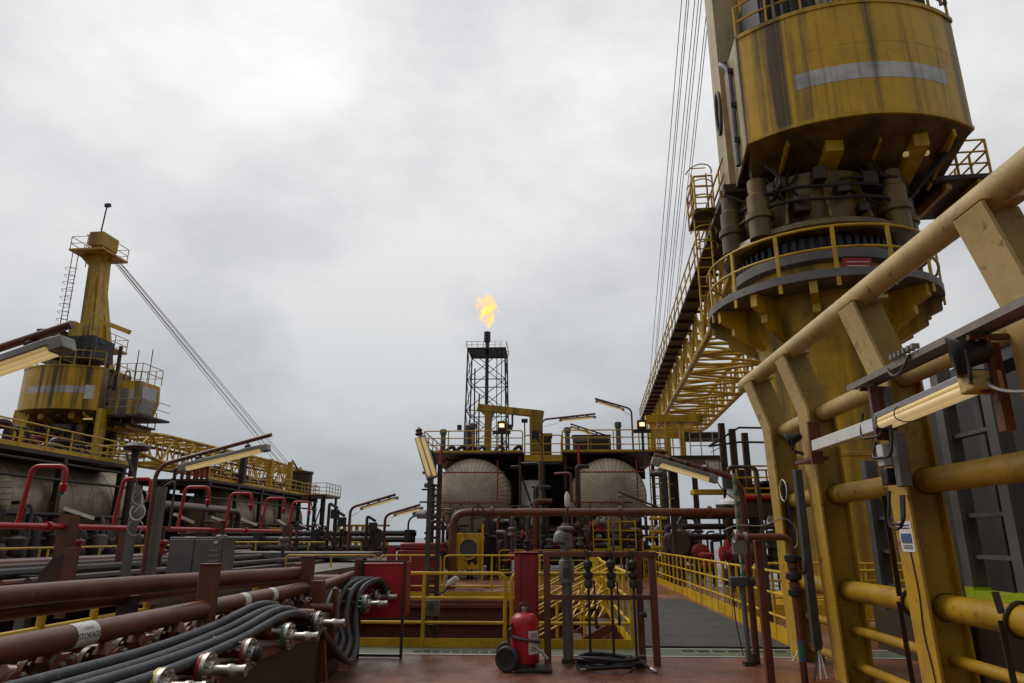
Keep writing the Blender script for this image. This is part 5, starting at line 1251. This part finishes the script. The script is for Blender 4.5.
t = thing('yellow_ladder_platform', 'yellow railed ladder platform in front of the farther port vessel', 'platform', (-22.5,58,.5))
for k in range(7): MB().tube([(-22.6,56+k*.7,.3),(-22.6,56+k*.7,2.9 if k > 3 else 2.3)], .06, 6).build('post', YEL, t)
for z in (.7,1.3,1.9,2.3): MB().tube([(-22.6,56,z),(-22.6,60.2,z)], .05, 6).build('rail', YEL, t)
t = thing('yellow_crane_rail', 'row of yellow upright bars at the far end of the port side', 'fence', (-19,68,0))
for k in range(9): MB().box(-21.3+k*.62,69.8,0,-21.02+k*.62,70.2,2.6 if k < 7 else 1.6).build('post', YELD if k % 2 else TAN, t)
MB().box(-21.5,69.9,2.6,-16,70.1,2.8).build('top_rail', YELD, t)
for i, (x, y, zt2, lab) in enumerate(((-22.8,50.5,8.0,'tall brown post with yellow cap on the farther port module'),(-23.4,57,7.9,'yellow post on the farther port module below the crane ropes'),(-23.6,62,8.2,'second yellow post on the farther port module near the brown drum'))):
    tag(MB().box(x-.2,y-.2,5.41,x+.2,y+.2,zt2).build('davit_post', DKBR if i == 0 else YELD, org=(x,y,5.41)), lab, 'post')
t = thing('brown_pipe_loop', 'dark brown pipe loop standing in front of the nearer port vessel', 'pipe', (-21,36,0))
for o in (0,.5): MB().tube([(-20.5-o,36.0,.3),(-20.5-o,36.0,3.2+o*.3),(-20.5-o,45.5,3.2+o*.3),(-20.5-o,45.5,.3)], .16, 10, .6, seg=5).build('pipe', BROWN if o else DKBR, t)
t = thing('mushroom_vent', 'brown mushroom topped vent post at the end of the nearer port platform', 'vent', (-22.3,36,0))
MB().tube([(-22.3,36,0),(-22.3,36,6.1)], .2, 12).build('stem', DKBR, t); MB().lathe([(.2,0),(.6,.05),(.65,.25),(.4,.45),(0,.5)], (-22.3,36,6.05), n=20).build('cap', DKBR, t)

# ================================================================== starboard module behind the walkway
sm = thing('process_module', 'dark starboard steel module with tall columns behind the walkway rails', 'process module', (8,25,0))
for x, y, h in ((6.0,24,5.4),(6.35,24,5.2),(7.05,25,5.2),(7.9,25,5.0),(8.6,26,5.3),(6.2,30,4.4),(9.8,26,5.2)): MB().box(x-.1,y-.1,0,x+.1,y+.1,h).build('column', DKBR, sm)
for z in (4.75,5.25): MB().tube([(5.5,23.9,4.6),(6.6,24,z),(10,24.5,z)], .04, 6).build('stay_pipe', DKBR, sm)
MB().box(6.3,23.6,2.62,10.4,27,2.8).build('platform_deck', DKBR, sm); MB().box(4.9,23.9,3.0,6.6,24.6,3.15).build('yellow_ledge', YELD, sm)
MB().tube([(6.4,23.5,2.85),(10.4,23.5,2.85)], .09, 8).build('red_pipe', RED, sm)
for z in (1.95,1.6,2.3): MB().tube([(4.6,25,z),(10.5,25,z)], .1, 8).build('header_pipe', DKBR, sm)
random.seed(21)
for i in range(56):
    x = random.uniform(4.0,10); y = random.uniform(24.5,29); z = random.uniform(1.3,2.6)
    MB().tube([(x,y,0),(x,y,z),(x+.3,y,z)], random.choice((.04,.06,.1,.14)), 8, .12, seg=3).build('process_pipe', random.choice((DKBR,DARK,GREY,DKBR,GREYD)), sm)
for i in range(16):
    x = random.uniform(4.6,10); y = random.uniform(22.4,24); z = random.uniform(.4,1.6)
    MB().lathe([(.12,-.25),(.26,-.2),(.26,-.12),(.15,-.08),(.15,.08),(.26,.12),(.26,.2),(.12,.25)], (x,y,z), random.choice(((1,0,0),(0,0,1),(0,1,0))), n=12).build('valve', random.choice((DKBR,GREYD,DARK,REDD)), sm)
for i in range(10):
    x = random.uniform(6.4,10); z = random.uniform(2.9,3.6); MB().box(x,25.5,2.8,x+.4,25.9,z+.4).build('equipment_box', random.choice((DARK,GREYD,DKBR)), sm)
MB().lathe([(.4,-.7),(.45,-.6),(.45,.6),(.4,.7),(0,.75)], (4.75,25.5,1.4), (.5,1,0), n=22).build('drum', DKBR, sm)
guardrail('upper yellow guardrail on the starboard module platform', [(6.3,23.7),(10.4,23.7)], z=2.8, h=1.1, mids=(.72,.36), toe=.2, step=.55, n=6, r=.035)
guardrail('rear yellow guardrail on the starboard module platform', [(6.8,26.8),(10.4,26.8)], z=2.8, h=1.25, mids=(.8,.4), toe=.1, step=.7, n=6, r=.035)
t = thing('floodlight', 'small white floodlight bracketed left of the tall starboard columns', 'floodlight', (5.6,23.8,4))
MB().box(5.35,23.7,3.75,5.8,23.95,4.1).build('lamp_body', GREY, t, bev=.02); MB().box(5.4,23.68,3.8,5.75,23.698,4.05).build('lens', WHITE, t); MB().tube([(5.9,23.9,3.6),(5.6,23.9,3.72)], .04, 6).build('bracket', DARK, t)

guardrail('yellow guardrail in front of the dark pipework between the two round vessels', [(-2.0,28.2),(1.5,28.2)], h=1.1, mids=(.72,.36), toe=.12, step=1.0, n=6)
guardrail('yellow guardrail in front of the pipework under the right round vessel', [(3.6,27.9),(5.2,27.9),(5.2,31)], h=1.6, mids=(1.1,.55), toe=.12, step=.8, n=6)
for i, (x, y, h, lab) in enumerate(((-4.9,28.4,2.2,'left valve tree below the left round vessel'),(-1.5,28.0,2.4,'valve tree right of the yellow hatch unit'),(.6,28.6,2.6,'valve tree below the gap between the round vessels'),(4.9,27.0,2.3,'valve tree right of the yellow pipe stand'),(6.6,22.5,1.9,'valve tree beside the starboard platform'))):
    t = thing('valve_tree', lab, 'valve', (x,y,0), 'valve trees of the middle module')
    MB().tube([(x,y,0),(x,y,h),(x+.6,y,h),(x+.6,y,0)], .07, 8, .2).build('pipe', (DKBR,GREYD)[i % 2], t)
    for k in range(3):
        MB().lathe([(.09,-.18),(.17,-.14),(.17,-.08),(.1,-.04),(.1,.04),(.17,.08),(.17,.14),(.09,.18)], (x+(.6 if k % 2 else 0),y,h*(.35+.2*k)), n=12).build('valve_body', (GREY,REDD,DARK)[(i+k) % 3], t)
    MB().tube([(x-.3+.16*math.cos(R(a)),y-.05,h*.55+.16*math.sin(R(a))) for a in range(0,360,30)], .02, 6, closed=True).build('handwheel', (REDD,DARK)[i % 2], t)
    MB().lathe([(0,-.06),(.12,-.05),(.12,.05),(0,.06)], (x+.3,y-.1,h+.22), (0,1,0), n=14).build('gauge', GALV, t)
# scattered far machinery on the deck between the port side and the middle module
random.seed(5)
def skid(label, x, y):
    t = thing('pump_skid', label, 'pump', (x,y,0), 'small pump skids far along the deck')
    MB().box(x-.9,y-.5,0,x+.9,y+.5,.25).build('base', DKBR, t); MB().lathe([(.2,-.6),(.34,-.5),(.34,.4),(.2,.55)], (x-.3,y,.65), (1,0,0), n=14).build('motor', GREYD, t)
    MB().lathe([(.0,-.25),(.4,-.2),(.4,.2),(0,.25)], (x+.5,y,.65), (1,0,0), n=14).build('casing', REDD, t); MB().tube([(x+.5,y,.9),(x+.5,y,1.5),(x+.9,y,1.5),(x+.9,y,.2)], .09, 8, .15).build('pipe', DKBR, t)
    return t
sk = None
for i, (x, y, w_) in enumerate(((-13,32,'pump skid by the pipe trestles, left'),(-10,34,'pump skid behind the instrument poles'),(-17,38,'pump skid in front of the nearer port module'),(-15,46,'pump skid midway along the open deck'),(-18,56,'pump skid beside the yellow port ladder'),(7,36,'pump skid under the boom rest tower'),(-12.5,52,'pump skid farthest out on the open deck'))):
    if sk is None: sk = skid(w_, x, y)
    else: dup(sk, (x,y,0), random.choice((0,R(90),R(180))), w_)
